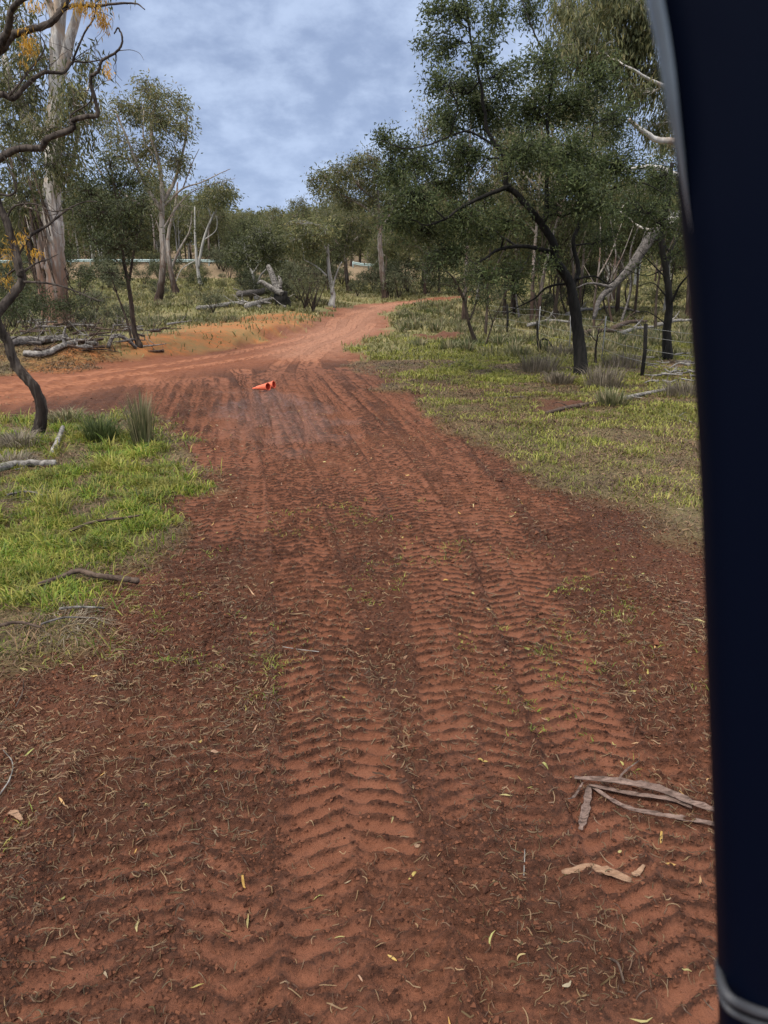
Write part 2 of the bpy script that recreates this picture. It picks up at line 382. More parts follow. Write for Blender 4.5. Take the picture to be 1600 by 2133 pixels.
comp *= .62 + .38 * sstep(4.5, 8, y)
dz += fbm(x, y, .25, 2, 91) * .018; comp *= .7 + .3 * sstep(.2, -.2, fbm(x, y, .6, 3, 92))
track(tr['c'], strength=.85, seed=7, depth=.034); track(tr['b'], strength=.9, seed=8, depth=.034, fade=(2.0, 4.0)); track(tr['a'], strength=1.0, seed=9, depth=.038, fade=(1.2, 3.4))
# broad slewed arcs close to the camera
def arcs(cx, cy, r0, r1, a0, a1, pitch, amp, seed):
    global dz, comp
    r = np.hypot(x - cx, y - cy) + wx * 1.6 + wy * 1.2; an = np.degrees(np.arctan2(y - cy, x - cx))
    m = sstep(r0 - .1, r0 + .1, r) * sstep(r1 + .1, r1 - .1, r) * sstep(a0 - 8, a0 + 8, an) * sstep(a1 + 8, a1 - 8, an)
    fr = (r / pitch) % 1; rd = np.exp(-((fr - .5) / .2) ** 2)
    dz = dz * (1 - .6 * m) + m * amp * (rd - .4); comp = comp * (1 - .5 * m) + m * .6 * (1 - rd)
# drawn-out wheel streaks where the wet patch lies
pa = np.array(gp(tr['b'][1:])); po = np.argsort(pa[:, 1]); lat = x - np.interp(y, pa[po, 1], pa[po, 0])
stw = sstep(8.5, 12, y) * sstep(22, 17, y) * dirt
stn = vn(lat / .11, y / 2.2, 301) + .6 * vn(lat / .05, y / 1.3, 302); stn = np.clip(.5 + 1.6 * stn, 0, 1)
dz += stw * (.5 - stn) * .035; comp = comp * (1 - .35 * stw) + .35 * stw * stn
# far junction wheel marks
for k, (px, s) in enumerate([([(-300, 850), (0, 822), (250, 785), (450, 757), (620, 722), (720, 690), (745, 660), (800, 638), (900, 624)], .9),
    ([(-300, 830), (0, 806), (250, 770), (430, 745), (580, 716), (680, 690), (700, 665), (770, 640), (900, 622)], .9),
    ([(640, 800), (640, 760), (680, 725), (750, 695), (775, 675)], .7), ([(560, 790), (600, 745), (660, 712), (730, 680), (760, 655)], .6),
    ([(-200, 870), (0, 840), (250, 805), (420, 790)], .6)]):
    track(px, w=.5, pitch=.13, depth=.04, strength=s, seed=20 + k)
comp = np.clip(comp, 0, 1) * (1 - .35 * sstep(.12, -.25, fbm(x, y, .30, 3, 98)) * sstep(10, 5, y))
soil_z = big * .6 + dz * np.clip(dirt * 1.2, 0, 1)
grass_z = .05 * (1 - dirt) + fbm(x, y, .8, 3, 95) * .06 * (1 - dirt)
z = z + soil_z + grass_z + dz * .3 * (1 - dirt) + scr1 * (.05 + fbm(x, y, .3, 3, 96) * .1) + scr2 * (.14 + fbm(x, y, .5, 3, 97) * .2)
Z = H(X, Y) - 0.0; Z[idx] = z
A = np.zeros((len(X), 3), np.float32); B = np.zeros((len(X), 3), np.float32); Cc = np.zeros((len(X), 3), np.float32)
A[idx, 0] = dirt; A[idx, 1] = orange; A[idx, 2] = wet
B[idx, 0] = comp; B[idx, 1] = lush; B[idx, 2] = bare; Cc[idx, 0] = bend; Cc[idx, 1] = np.maximum(scr1, np.maximum(scr2, scr3)); Cc[idx, 2] = loose

def build_ground_mat():
    m, nt, b = newmat('ground_soil_and_turf'); pos = geopos(nt)
    def att(n):
        a = nt.nodes.new('ShaderNodeAttribute'); a.attribute_name = n; s = nt.nodes.new('ShaderNodeSeparateColor')
        nt.links.new(a.outputs['Color'], s.inputs[0]); return s.outputs
    a, bb, c = att('maskA'), att('maskB'), att('maskC')
    nf = noisen(nt, pos, 38, 6, .65); nm = noisen(nt, pos, 5, 5, .6); nl = noisen(nt, pos, .7, 4, .55); nff = noisen(nt, pos, 140, 3, .6)
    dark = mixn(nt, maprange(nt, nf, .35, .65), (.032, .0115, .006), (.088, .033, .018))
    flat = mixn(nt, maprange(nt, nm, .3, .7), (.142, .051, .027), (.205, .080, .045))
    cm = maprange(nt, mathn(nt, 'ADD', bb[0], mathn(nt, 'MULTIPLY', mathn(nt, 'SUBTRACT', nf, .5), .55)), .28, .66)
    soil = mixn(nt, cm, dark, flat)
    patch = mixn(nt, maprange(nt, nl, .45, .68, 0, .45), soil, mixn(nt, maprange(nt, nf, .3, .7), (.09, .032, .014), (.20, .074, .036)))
    # damp film
    soil = mixn(nt, mathn(nt, 'MULTIPLY', a[2], .22), patch, mixn(nt, nm, (.105, .052, .042), (.20, .115, .10)))
    org = mixn(nt, maprange(nt, nm, .32, .68), (.155, .052, .023), (.27, .098, .046))
    org = mixn(nt, maprange(nt, bb[0], .1, .8, 0, .85), mixn(nt, .35, org, (.12, .04, .02)), (.33, .135, .072))
    soil = mixn(nt, a[1], soil, org)
    bendc = mixn(nt, maprange(nt, nm, .3, .7), (.24, .115, .072), (.37, .20, .135))
    soil = mixn(nt, mathn(nt, 'MULTIPLY', c[0], .6), soil, bendc)
    drk = mixn(nt, nf, (.05, .022, .013), (.13, .055, .03)); soil = mixn(nt, mathn(nt, 'MULTIPLY', c[1], .8), soil, drk)
    turf = mixn(nt, maprange(nt, nf, .3, .7), (.075, .060, .030), (.17, .14, .06))
    sx = nt.nodes.new('ShaderNodeSeparateXYZ'); nt.links.new(pos, sx.inputs[0])
    far = maprange(nt, sx.outputs[1], 14, 30)
    farturf = mixn(nt, maprange(nt, nl, .35, .65), (.14, .13, .055), (.27, .20, .105))
    farturf = mixn(nt, maprange(nt, nm, .4, .6, 0, .6), farturf, (.12, .14, .045))
    turf = mixn(nt, mathn(nt, 'MULTIPLY', far, .8), turf, farturf)
    lushc = mixn(nt, maprange(nt, nm, .35, .65), (.055, .060, .020), (.11, .115, .032))
    emb = mathn(nt, 'MULTIPLY', maprange(nt, sx.outputs[1], 90, 94), maprange(nt, sx.outputs[0], 2, 8, 1, 0)); turf = mixn(nt, mathn(nt, 'MULTIPLY', emb, .8), turf, mixn(nt, nm, (.15, .10, .065), (.27, .19, .13)))
    turf = mixn(nt, mathn(nt, 'MULTIPLY', bb[1], .75), turf, lushc)
    barec = mixn(nt, maprange(nt, nm, .4, .6), (.38, .13, .037), (.26, .13, .045))
    barec = mixn(nt, maprange(nt, nf, .52, .66, 0, .75), barec, (.10, .055, .028)); barec = mixn(nt, maprange(nt, nl, .48, .64, 0, .55), barec, (.21, .155, .06))
    turf = mixn(nt, mathn(nt, 'MULTIPLY', bb[2], .97), turf, barec)
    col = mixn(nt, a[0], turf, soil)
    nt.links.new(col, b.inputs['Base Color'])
    rg = mixn(nt, a[2], (.88, .88, .88), (.42, .42, .42)); nt.links.new(rg, b.inputs['Roughness'])
    b.inputs['Specular IOR Level'].default_value = .3
    hh = mathn(nt, 'ADD', nf, mathn(nt, 'MULTIPLY', nff, .35)); bump(nt, b, hh, 1.0, .022)
    return m
M['ground'] = build_ground_mat()
i0 = (np.arange(NY - 1)[:, None] * NX + np.arange(NX - 1)[None, :]).ravel()
ground = mesh_np('ground', np.stack([X, Y, Z], 1), np.stack([i0, i0 + 1, i0 + NX + 1, i0 + NX], 1), None, M['ground'], True,
                 attrs={'maskA': A, 'maskB': B, 'maskC': Cc})
tag(ground, 'red dirt track with chevron tyre prints between grassy verges', 'ground', kind='structure')
Zg = Z.reshape(NY, NX); Dg = A[:, 0].reshape(NY, NX); Cg = B[:, 0].reshape(NY, NX); Lg = B[:, 1].reshape(NY, NX); Bg = B[:, 2].reshape(NY, NX)
def samp(g, px, py):
    i = np.clip(np.searchsorted(xs, px) - 1, 0, NX - 2); j = np.clip(np.searchsorted(ys, py) - 1, 0, NY - 2)
    fx = np.clip((px - xs[i]) / (xs[i + 1] - xs[i]), 0, 1); fy = np.clip((py - ys[j]) / (ys[j + 1] - ys[j]), 0, 1)
    return (g[j, i] * (1 - fx) + g[j, i + 1] * fx) * (1 - fy) + (g[j + 1, i] * (1 - fx) + g[j + 1, i + 1] * fx) * fy
def hz(px, py): return float(samp(Zg, np.array([float(px)]), np.array([float(py)]))[0])
def GS(u, v):
    g = G(u, v); return np.array((g[0], g[1], hz(g[0], g[1])))

# ------------------------------------------------------------------ blades, litter, crumbs
def blades(base, h, w, lean, rng, az=None, curl=.5):
    n = len(base); az = rng.random(n) * 2 * math.pi if az is None else az
    d = np.stack([np.cos(az), np.sin(az), np.zeros(n)], 1); fa = az + math.pi / 2 + rng.normal(0, .5, n)
    s = np.stack([np.cos(fa), np.sin(fa), np.zeros(n)], 1)
    h = np.broadcast_to(h, n)[:, None]; w = np.broadcast_to(w, n)[:, None]; l = np.broadcast_to(lean, n)[:, None]
    up = np.array((0, 0, 1.0))
    m = base + up * h * (.62 - .15 * l) + d * h * l * .45; t = base + up * h * np.clip(1 - curl * l, .1, 1) + d * h * l * 1.1
    V = np.stack([base - s * w * .5, base + s * w * .5, m + s * w * .42, m - s * w * .42, t], 1).reshape(-1, 3)
    o = np.arange(n)[:, None] * 5
    return V, o + np.array([[0, 1, 2, 3]]), o + np.array([[3, 2, 4]])
def frustum_pts(rng, n, d0, d1, ulo=-60, uhi=1520, power=1.0):
    """points on the ground spread evenly over a wedge of land in front of the camera"""
    u = rng.random(n); D = (d0 ** power + (d1 ** power - d0 ** power) * u) ** (1 / power)
    uu = ulo + (uhi - ulo) * rng.random(n); xx = (uu - 800) / F * (D * cp + CAMH * sn)
    return xx, D
def grass(name, label, cat, mat, n, d0, d1, h, w, want, seed, lean=(.1, .9), sink=.01, ulo=-60, uhi=1520, power=1.0, hvar=.5):
    rng = np.random.default_rng(seed); px, py = frustum_pts(rng, n, d0, d1, ulo, uhi, power)
    di, lu, ba = samp(Dg, px, py), samp(Lg, px, py), samp(Bg, px, py)
    k = rng.random(n) < want(px, py, di, lu, ba)
    px, py = px[k], py[k]; m = len(px)
    base = np.stack([px, py, samp(Zg, px, py) - sink], 1)
    clump = .75 + .9 * (fbm(px, py, .35, 2, seed) + .3)
    hh = h(py) * clump * (1 - hvar + hvar * 2 * rng.random(m)); ww = w(py) * (.7 + .6 * rng.random(m))
    V, q, t = blades(base, hh, ww, lean[0] + (lean[1] - lean[0]) * rng.random(m), rng)
    o = mesh_np(name, V, q, t, M[mat]); return tag(o, label, cat, kind='stuff')
grass('green_grass', 'short bright green grass at the left of the red track', 'grass', 'green_grass', 380000, 4.2, 14.5, lambda d: .085 + 0 * d, lambda d: .0055 + .0006 * d,
      lambda a, b, di, lu, ba: (1 - di) ** 1.1 * (.12 + .88 * lu) * sstep(-.16, .26, fbm(a, b, .45, 3, 7) + fbm(a, b, 1.7, 2, 17) * .5 + .14 * lu), 101, ulo=-800, uhi=560, power=1.5, lean=(.2, 1.1))
grass('green_grass', 'green grass carpeting the verge right of the track', 'grass', 'mid_grass', 560000, 7, 30, lambda d: .052 + .0019 * d, lambda d: .005 + .0008 * d,
      lambda a, b, di, lu, ba: (1 - di) ** 1.5 * (.35 + .65 * lu) * (1 - .85 * ba) * sstep(-.3, .2, fbm(a, b, .8, 3, 8) + fbm(a, b, 3, 2, 18) * .7 + .06 * lu), 102, ulo=600, uhi=2150, power=1.3, lean=(.2, 1.1))
grass('dry_grass', 'straw and olive grass over the paddock beyond the road', 'grass', 'dry_grass', 190000, 22, 125, lambda d: .12 + .0022 * d, lambda d: .012 + .0011 * d,
      lambda a, b, di, lu, ba: (1 - di) * (1 - .88 * ba) * sstep(-.45, .05, fbm(a, b, 2.2, 3, 9)) * ((b < 90) | (a > 4)), 103, power=1.0, lean=(.2, 1.0))
grass('green_grass', 'taller tufts of green and yellow grass in the left verge', 'grass', 'green_grass', 130000, 4.2, 14, lambda d: .17 + 0 * d, lambda d: .008 + .0006 * d,
      lambda a, b, di, lu, ba: (1 - di) * sstep(.12, .30, fbm(a, b, .30, 2, 27)) * (.3 + .7 * lu), 106, ulo=-800, uhi=560, power=1.5, lean=(.3, 1.3))
grass('dead_grass', 'flattened straw coloured grass mixed into both verges', 'grass', 'litter', 440000, 4, 22, lambda d: .075 + 0 * d, lambda d: .004 + .0006 * d,
      lambda a, b, di, lu, ba: (1 - di) * .8 + .15 * (di > .3) * (di < .95), 104, power=1.4, lean=(1.0, 1.8), ulo=-700, uhi=2000)
grass('sparse_grass', 'thin sprigs of green grass coming up through the churned dirt', 'grass', 'green_grass', 60000, 2.0, 8, lambda d: .035 + 0 * d, lambda d: .003 + .0004 * d,
      lambda a, b, di, lu, ba: di * sstep(.16, .34, fbm(a, b, .9, 2, 21) + .22 * sstep(.7, 1.4, a) * sstep(5.5, 4.5, b) + .12 * sstep(-.8, -1.6, a) * sstep(5, 4, b)) * sstep(0.02, .3, fbm(a, b, .14, 2, 22)), 105, power=1.2, lean=(.5, 1.4), sink=.004)

def ribbons(c, az, L, w, curve, lift, rng, tip=.25):
    n = len(c); k = 5; t = np.linspace(0, 1, k)
    a = az[:, None] + curve[:, None] * (t[None, :] - .5)
    st = L[:, None] / (k - 1)
    dx = np.cos(a) * st; dy = np.sin(a) * st
    px = c[:, 0:1] + np.cumsum(dx, 1) - dx[:, :1]; py = c[:, 1:2] + np.cumsum(dy, 1) - dy[:, :1]
    zz = np.maximum(samp(Zg, px.ravel(), py.ravel()).reshape(n, k), samp(Zg, c[:, 0], c[:, 1])[:, None] - .004) + .004
    tl = rng.normal(size=(n, 1)) * .5; zz = zz + lift[:, None] * np.abs(np.sin(math.pi * (t[None, :] * .9 + tl)))
    wp = w[:, None] * .5 * (tip + (1 - tip) * np.sin(math.pi * np.clip(t, .04, .96))[None, :])
    ox = -np.sin(a) * wp; oy = np.cos(a) * wp; oz = rng.normal(size=(n, 1)) * wp * .6
    Lf = np.stack([px + ox, py + oy, zz + oz], -1); Rt = np.stack([px - ox, py - oy, zz - oz + .002], -1)
    V = np.stack([Lf, Rt], 2).reshape(-1, 3); o = (np.arange(n) * k * 2)[:, None, None] + (np.arange(k - 1) * 2)[None, :, None] + np.array([0, 1, 3, 2])[None, None, :]
    return V, o.reshape(-1, 4)
def litter(name, label, cat, mat, n, d0, d1, L, w, curve, lift, seed, want, power=1.0, tip=.25, ulo=-80, uhi=1520):
    rng = np.random.default_rng(seed); px, py = frustum_pts(rng, n, d0, d1, ulo, uhi, power)
    k = rng.random(n) < want(px, py, samp(Dg, px, py), samp(Cg, px, py)); px, py = px[k], py[k]; m = len(px)
    g = rng.gamma(3, 1 / 3, m)
    V, q = ribbons(np.stack([px, py], 1), rng.random(m) * 6.283, L * (.3 + .7 * g), w(py) * (.6 + .8 * rng.random(m)), rng.normal(0, curve, m), lift * rng.random(m), rng, tip)
    return tag(mesh_np(name, V, q, None, M[mat]), label, cat, kind='stuff')
litter('stem_litter', 'thin curled dead stems strewn all over the red dirt', 'plant litter', 'litter', 370000, 1.6, 17, .040, lambda d: .0020 + .00045 * d, 1.4, .016, 201,
       lambda a, b, di, c: (1 - .7 * sstep(4, 7, b)) * sstep(17, 9, b) * (.55 + .45 * sstep(2.6, 4, b)) * di * (.08 + .92 * (1 - c) ** 1.6) * (.25 + .75 * sstep(-.3, .2, fbm(a, b, .7, 3, 31))), power=1.25, tip=.6, ulo=-550, uhi=1900)
litter('fallen_leaves', 'scattered yellow and tan gum leaves lying on the dirt', 'fallen leaves', 'leaflitter', 1500, 1.6, 14, .045, lambda d: .007 + .0006 * d, .7, .010, 202,
       lambda a, b, di, c: .35 + .4 * sstep(.3, 1.2, np.abs(a)), power=1.1, tip=.1, ulo=-550, uhi=1900)
def crumbs(name, label, cat, n, d0, d1, size, seed, want, mat):
    rng = np.random.default_rng(seed); px, py = frustum_pts(rng, n, d0, d1, -500, 1850, 1.25)
    k = rng.random(n) < want(px, py, samp(Dg, px, py), samp(Cg, px, py)); px, py = px[k], py[k]; m = len(px)
    s = size * np.minimum(rng.gamma(1.6, .5, m), 1.9)[:, None, None] * (1 + .05 * py)[:, None, None]
    O = np.array([(1, 0, 0), (-.9, .2, 0), (.1, 1, .1), (0, -1, 0), (.1, 0, .75), (0, 0, -.7), ], float)[None]
    O = O + rng.normal(0, .25, (m, 6, 3)); th = rng.random(m) * 6.28; c, s_ = np.cos(th)[:, None], np.sin(th)[:, None]
    ox = O[..., 0] * c - O[..., 1] * s_; oy = O[..., 0] * s_ + O[..., 1] * c
    V = np.stack([ox, oy, O[..., 2]], -1) * s + np.stack([px, py, samp(Zg, px, py) + .2 * s[:, 0, 0]], 1)[:, None, :]
    T = np.array([(0, 2, 4), (2, 1, 4), (1, 3, 4), (3, 0, 4), (2, 0, 5), (1, 2, 5), (3, 1, 5), (0, 3, 5)])
    return tag(mesh_np(name, V.reshape(-1, 3), None, (np.arange(m)[:, None, None] * 6 + T[None]).reshape(-1, 3), mat, False), label, cat, kind='stuff')
m_, nt_, b_ = newmat('soil_crumb'); g_ = nt_.nodes.new('ShaderNodeNewGeometry')
nt_.links.new(mixn(nt_, g_.outputs['Random Per Island'], (.035, .014, .009), (.15, .06, .034)), b_.inputs['Base Color']); b_.inputs['Roughness'].default_value = .95
b_.inputs['Specular IOR Level'].default_value = .2
crumbs('soil_crumbs', 'dark red crumbs of churned soil loose on the track', 'soil crumbs', 250000, 1.6, 13, .0062, 301,
       lambda a, b, di, c: (1 - .88 * sstep(4, 7, b)) * di * (1 - c) ** 1.3 * sstep(-.4, .15, fbm(a, b, .4, 3, 35)), m_)
crumbs('soil_crumbs', 'fine dark crumbs along the tread ridges', 'soil crumbs', 290000, 1.6, 9, .0042, 303,
       lambda a, b, di, c: di * (1 - c) ** 2, m_)
crumbs('soil_clods', 'bigger clods of red earth lying on the track', 'clods', 3800, 1.6, 11, .012, 302,
       lambda a, b, di, c: di * (1 - c) * sstep(.0, .3, fbm(a, b, .5, 2, 36)), m_)

# ------------------------------------------------------------------ trees
def tree(name, label, cat, base, limbs, clumps, bark, leaf, seed=1, L=.09, Wd=.022, per=14, spread=.16, droop=.35, twr=.006, sides=9, group=None, lw=1.0, wig=.07, extra=None, rough=.1, trunk_min=.012, autolimb=True, base_flare=1.35):
    rng = np.random.default_rng(seed); T = Tubes(rng); nodes = []; rads = []
    base = np.asarray(base, float)
    for li, (pts, r0, r1) in enumerate(limbs):
        pts = np.array(pts, float); pts[1:-1] += rng.normal(0, 1, pts[1:-1].shape) * min(r0 * .25, .05)
        p = catmull(pts, 7); k = len(p); t = np.linspace(0, 1, k)
        p = p + rng.normal(0, 1, p.shape) * np.minimum(r0 * .05, .02)
        r = r0 + (r1 - r0) * t ** .8
        if li == 0:
            r = r * (1 + (base_flare - 1) * np.exp(-np.linspace(0, 1, k) * 14)); p[0, 2] -= .12
        T.add(p, r, sides if r0 > .05 else 6, rough)
        nodes.append(p); rads.append(r)
    N = np.vstack(nodes); R = np.concatenate(rads); LP = []; LD = []; tw = 0
    for (c, rr, nb) in clumps:
        c = np.asarray(c, float); rr = np.asarray(rr, float)
        d = np.linalg.norm(N - c, axis=1) + np.maximum(0, N[:, 2] - c[2] + .2 * rr[2]) * .9
        a = int(np.argmin(d)); s0 = N[a]; ln = np.linalg.norm(c - s0) + 1e-6
        start = s0
        if autolimb and ln > .15:
            r0 = max(min(R[a] * .75, .016 * ln + twr * 2.2), twr * 1.2)
            mid = (s0 + c) / 2 + rng.normal(0, .12, 3) * ln + np.array((0, 0, .10 * ln)) * (1 if c[2] > s0[2] else -.2)
            p = catmull([s0, mid, c], max(4, int(3 + ln * 2))); p[1:-1] += rng.normal(0, wig * .5, p[1:-1].shape) * min(1, ln * .4)
            rl = np.linspace(r0, twr * .9, len(p)); T.add(p, rl, 5, .1)
            N = np.vstack([N, p[1:]]); R = np.concatenate([R, rl[1:]])
            limb = p[len(p) // 2:]
        else: limb = np.array([c, c + .01])
        for b in range(nb):
            dirv = rng.normal(size=3); dirv /= np.linalg.norm(dirv); rad = rng.random() ** .45
            e = c + dirv * rr * rad; s = limb[rng.integers(len(limb))]
            ln2 = np.linalg.norm(e - s) + 1e-6
            q = catmull([s, (s + e) / 2 + rng.normal(0, .10, 3) * ln2 + np.array((0, 0, .07 * ln2)), e], 3)
            if twr > 0: T.add(q, np.linspace(twr, twr * .35, len(q)), 3)
            m = per; tt = rng.random(m) ** .6; pos = s + (e - s) * (.45 + .55 * tt)[:, None]
            pos = pos + rng.normal(0, 1, (m, 3)) * spread * np.minimum(1, ln2 * 1.5 + .3)
            dd = unit((e - s) / ln2 * .5 + rng.normal(0, .55, (m, 3)) + np.array((0, 0, -droop)))
            LP.append(pos); LD.append(dd)
    root = empty(name, base, label, cat, group)
    T.build('trunk', M[bark], root, base)
    if LP:
        LP = np.vstack(LP); LD = np.vstack(LD); n = len(LP)
        V, Q = leaves_mesh(LP - base, LD, L * (.6 + .8 * rng.random(n)), Wd * (.7 + .6 * rng.random(n)), rng)
        mesh_np('crown', V, Q, None, M[leaf], False, root)
    if extra: extra(root, base, rng)
    return root
def L_(px, Y0, Y1=None, r0=.1, r1=.02):
    Y1 = Y0 if Y1 is None else Y1; n = len(px)
    return ([P(u, v, Y0 + (Y1 - Y0) * i / max(1, n - 1)) for i, (u, v) in enumerate(px)], r0, r1)
def C_(u, v, ru, rv, Y, nb, ry=None):
    k = mpp(v, Y); return (P(u, v, Y), (ru * k, (ry if ry else min(ru, rv) * k * 1.1), rv * k), nb)

# --- the big dark wattle right of the track
Yw = 18.6; gw = GS(1210, 787); Yw = gw[1]
rw = random.Random(4)
wl = [([gw, P(1206, 709, Yw), P(1196, 627, Yw), P(1184, 590, Yw), P(1163, 540, Yw - .1), P(1151, 507, Yw - .2), P(1130, 470, Yw - .2), P(1105, 433, Yw - .3), P(1080, 400, Yw - .3), P(1060, 385, Yw - .3), P(1057, 345, Yw - .3), P(1040, 310, Yw - .3), P(1015, 270, Yw - .3), P(1000, 180, Yw - .4), P(985, 90, Yw - .4), P(972, 10, Yw - .4)], .145, .018),
      L_([(1062, 388), (1045, 397), (1001, 414), (958, 435), (928, 457), (890, 470)], Yw - .3, Yw - 1.3, .062, .02),
      L_([(1190, 600), (1202, 581), (1206, 557), (1194, 503), (1208, 462), (1206, 425), (1212, 390), (1225, 330), (1240, 240)], Yw, Yw + .6, .075, .015),
      L_([(1130, 470), (1137, 440), (1139, 388), (1144, 328), (1140, 240), (1150, 140), (1120, 80), (1090, 10)], Yw - .2, Yw, .07, .012),
      L_([(1155, 528), (1105, 515), (1064, 515), (1031, 524), (1014, 540), (990, 550)], Yw, Yw - 1.0, .06, .018),
      L_([(1184, 590), (1142, 598), (1113, 623), (1080, 639), (1056, 652)], Yw, Yw + .9, .035, .01),
      L_([(1040, 310), (990, 280), (960, 275), (900, 300), (850, 310), (810, 300)], Yw - .3, Yw - .8, .03, .01),
      L_([(928, 457), (900, 430), (880, 400), (860, 350)], Yw - 1.2, Yw - 1.4, .02, .008),
      L_([(1202, 581), (1240, 575), (1270, 590), (1300, 560)], Yw, Yw + .5, .03, .01),
      L_([(1206, 425), (1260, 400), (1330, 380), (1380, 400)], Yw + .3, Yw + .5, .03, .01)]
wc = []
for (u, v, ru, rv, nb) in [(905, 30, 30, 30, 12), (960, 25, 45, 35, 20), (1030, 40, 45, 40, 18), (1110, 20, 45, 30, 16), (885, 95, 22, 18, 7), (930, 100, 40, 30, 14), (1000, 110, 45, 35, 16),
    (905, 165, 30, 30, 12), (960, 190, 60, 40, 26), (1050, 160, 60, 45, 26), (1130, 130, 50, 50, 22), (930, 250, 55, 40, 26), (1020, 240, 70, 50, 40), (1110, 230, 70, 55, 42), (1200, 220, 70, 60, 42),
    (1260, 160, 50, 50, 22), (1290, 260, 60, 50, 30), (800, 290, 25, 18, 8), (830, 315, 45, 28, 18), (880, 340, 60, 40, 30), (960, 330, 65, 45, 36), (820, 370, 45, 35, 22), (860, 420, 60, 45, 34),
    (940, 390, 60, 40, 26), (1100, 320, 75, 45, 40), (1190, 320, 70, 50, 40), (1290, 340, 70, 50, 36), (1370, 370, 45, 50, 20), (830, 470, 45, 35, 20), (900, 480, 60, 40, 34), (970, 460, 60, 45, 30),
    (930, 530, 50, 30, 20), (1000, 500, 50, 35, 18), (1010, 575, 45, 25, 10), (1070, 565, 45, 30, 12), (1090, 600, 30, 20, 4), (1060, 460, 50, 35, 16), (1240, 430, 60, 45, 26), (1330, 440, 60, 40, 24),
    (1390, 470, 40, 40, 16), (1200, 380, 60, 35, 24), (1010, 400, 40, 30, 10), (1160, 430, 40, 40, 10), (1260, 500, 45, 30, 12), (1140, 545, 35, 30, 8)]:
    wc.append(C_(u, v, ru, rv, Yw + rw.uniform(-1.6, 1.6), int(nb * 2.3), ry=.8 + rw.random() * .5))
tree('wattle_tree', 'broad dark green wattle tree with leaning black trunk on the grass verge', 'tree', gw, wl, wc, 'black_bark', 'wattle', seed=11, L=.095, Wd=.034, per=23, spread=.12, droop=.15, twr=.007, sides=12)

# --- crooked tree at the left edge, in front
gl = GS(76, 921); Yl = gl[1]
def yellow(root, base, rng):
    LP = []; LD = []
    for (u, v, ru, rv, n) in [(60, 80, 18, 35, 90), (55, 95, 12, 15, 60), (205, 30, 22, 22, 120), (160, 12, 20, 14, 70), (75, 10, 20, 10, 50), (218, 45, 10, 18, 70), (225, 145, 8, 14, 40),
                              (20, 515, 15, 25, 60), (45, 495, 14, 18, 60), (75, 525, 14, 12, 40), (10, 580, 14, 20, 50), (25, 545, 10, 14, 30), (185, 8, 25, 8, 50), (50, 130, 10, 10, 20)]:
        k = mpp(v, Yl)
        LP.append(P(u, v, Yl) + rng.normal(0, .5, (n, 3)) * np.array((ru * k, .15, rv * k))); LD.append(unit(rng.normal(0, .5, (n, 3)) + np.array((0, 0, -.9))))
    LP = np.vstack(LP); V, Q = leaves_mesh(LP - base, np.vstack(LD), .085, .014, rng)
    o = mesh_np('blossom', V, Q, None, M['yellow'], False, root); o['label'] = 'hanging orange yellow tufts'
ll = [([gl, P(84, 853, Yl), P(67, 806, Yl), P(37, 759, Yl), P(12, 712, Yl - .1), P(0, 665, Yl - .2), P(16, 625, Yl - .1), P(47, 587, Yl), P(40, 556, Yl), P(28, 510, Yl), P(10, 462, Yl), P(-5, 420, Yl), P(-35, 330, Yl), P(-45, 220, Yl), P(-40, 110, Yl), P(-60, 20, Yl)], .078, .042),
      L_([(47, 587), (94, 590), (140, 600), (190, 622), (218, 628)], Yl, Yl - .6, .022, .004),
      L_([(40, 575), (72, 550), (100, 540), (120, 530)], Yl, Yl + .4, .02, .005),
      L_([(30, 545), (59, 497), (90, 472), (125, 447), (144, 434), (175, 422), (203, 420)], Yl, Yl + .5, .03, .004),
      L_([(-38, 345), (0, 337), (34, 313), (86, 306), (103, 289), (151, 275), (151, 254), (179, 241), (201, 237), (196, 192), (194, 168), (208, 151), (213, 127), (241, 107), (254, 86), (246, 58), (238, 70)], Yl, Yl - .5, .055, .008),
      L_([(-45, 210), (0, 199), (27, 199), (55, 179), (89, 151), (131, 148), (151, 127), (179, 129), (213, 124)], Yl, Yl + .4, .05, .007),
      L_([(-40, 120), (0, 103), (21, 76), (52, 65), (100, 52), (120, 24), (148, 0), (170, -20)], Yl, Yl + .2, .06, .03),
      L_([(-40, 130), (0, 96), (17, 52), (24, 20), (58, -10)], Yl, Yl - .5, .06, .03),
      L_([(120, 24), (160, 8), (193, 10), (241, 9), (282, 7), (302, 20)], Yl + .2, Yl, .03, .007),
      L_([(20, 199), (58, 151), (93, 100), (76, 62)], Yl, Yl + .2, .018, .006),
      L_([(-30, 400), (0, 406), (21, 406), (34, 392), (14, 344), (5, 320)], Yl, Yl - .3, .022, .008),
      L_([(131, 275), (152, 262), (148, 240), (185, 215), (192, 190)], Yl, Yl, .018, .006),
      L_([(10, 462), (30, 430), (70, 425), (110, 440), (150, 435), (150, 455)], Yl, Yl - .4, .016, .004),
      L_([(12, 712), (40, 700), (80, 680), (130, 662)], Yl, Yl - .4, .010, .003),
      L_([(40, 556), (20, 570), (0, 590), (-30, 600)], Yl, Yl + .4, .02, .006),
      L_([(151, 127), (175, 70), (195, 40), (200, 10)], Yl, Yl, .016, .008)]
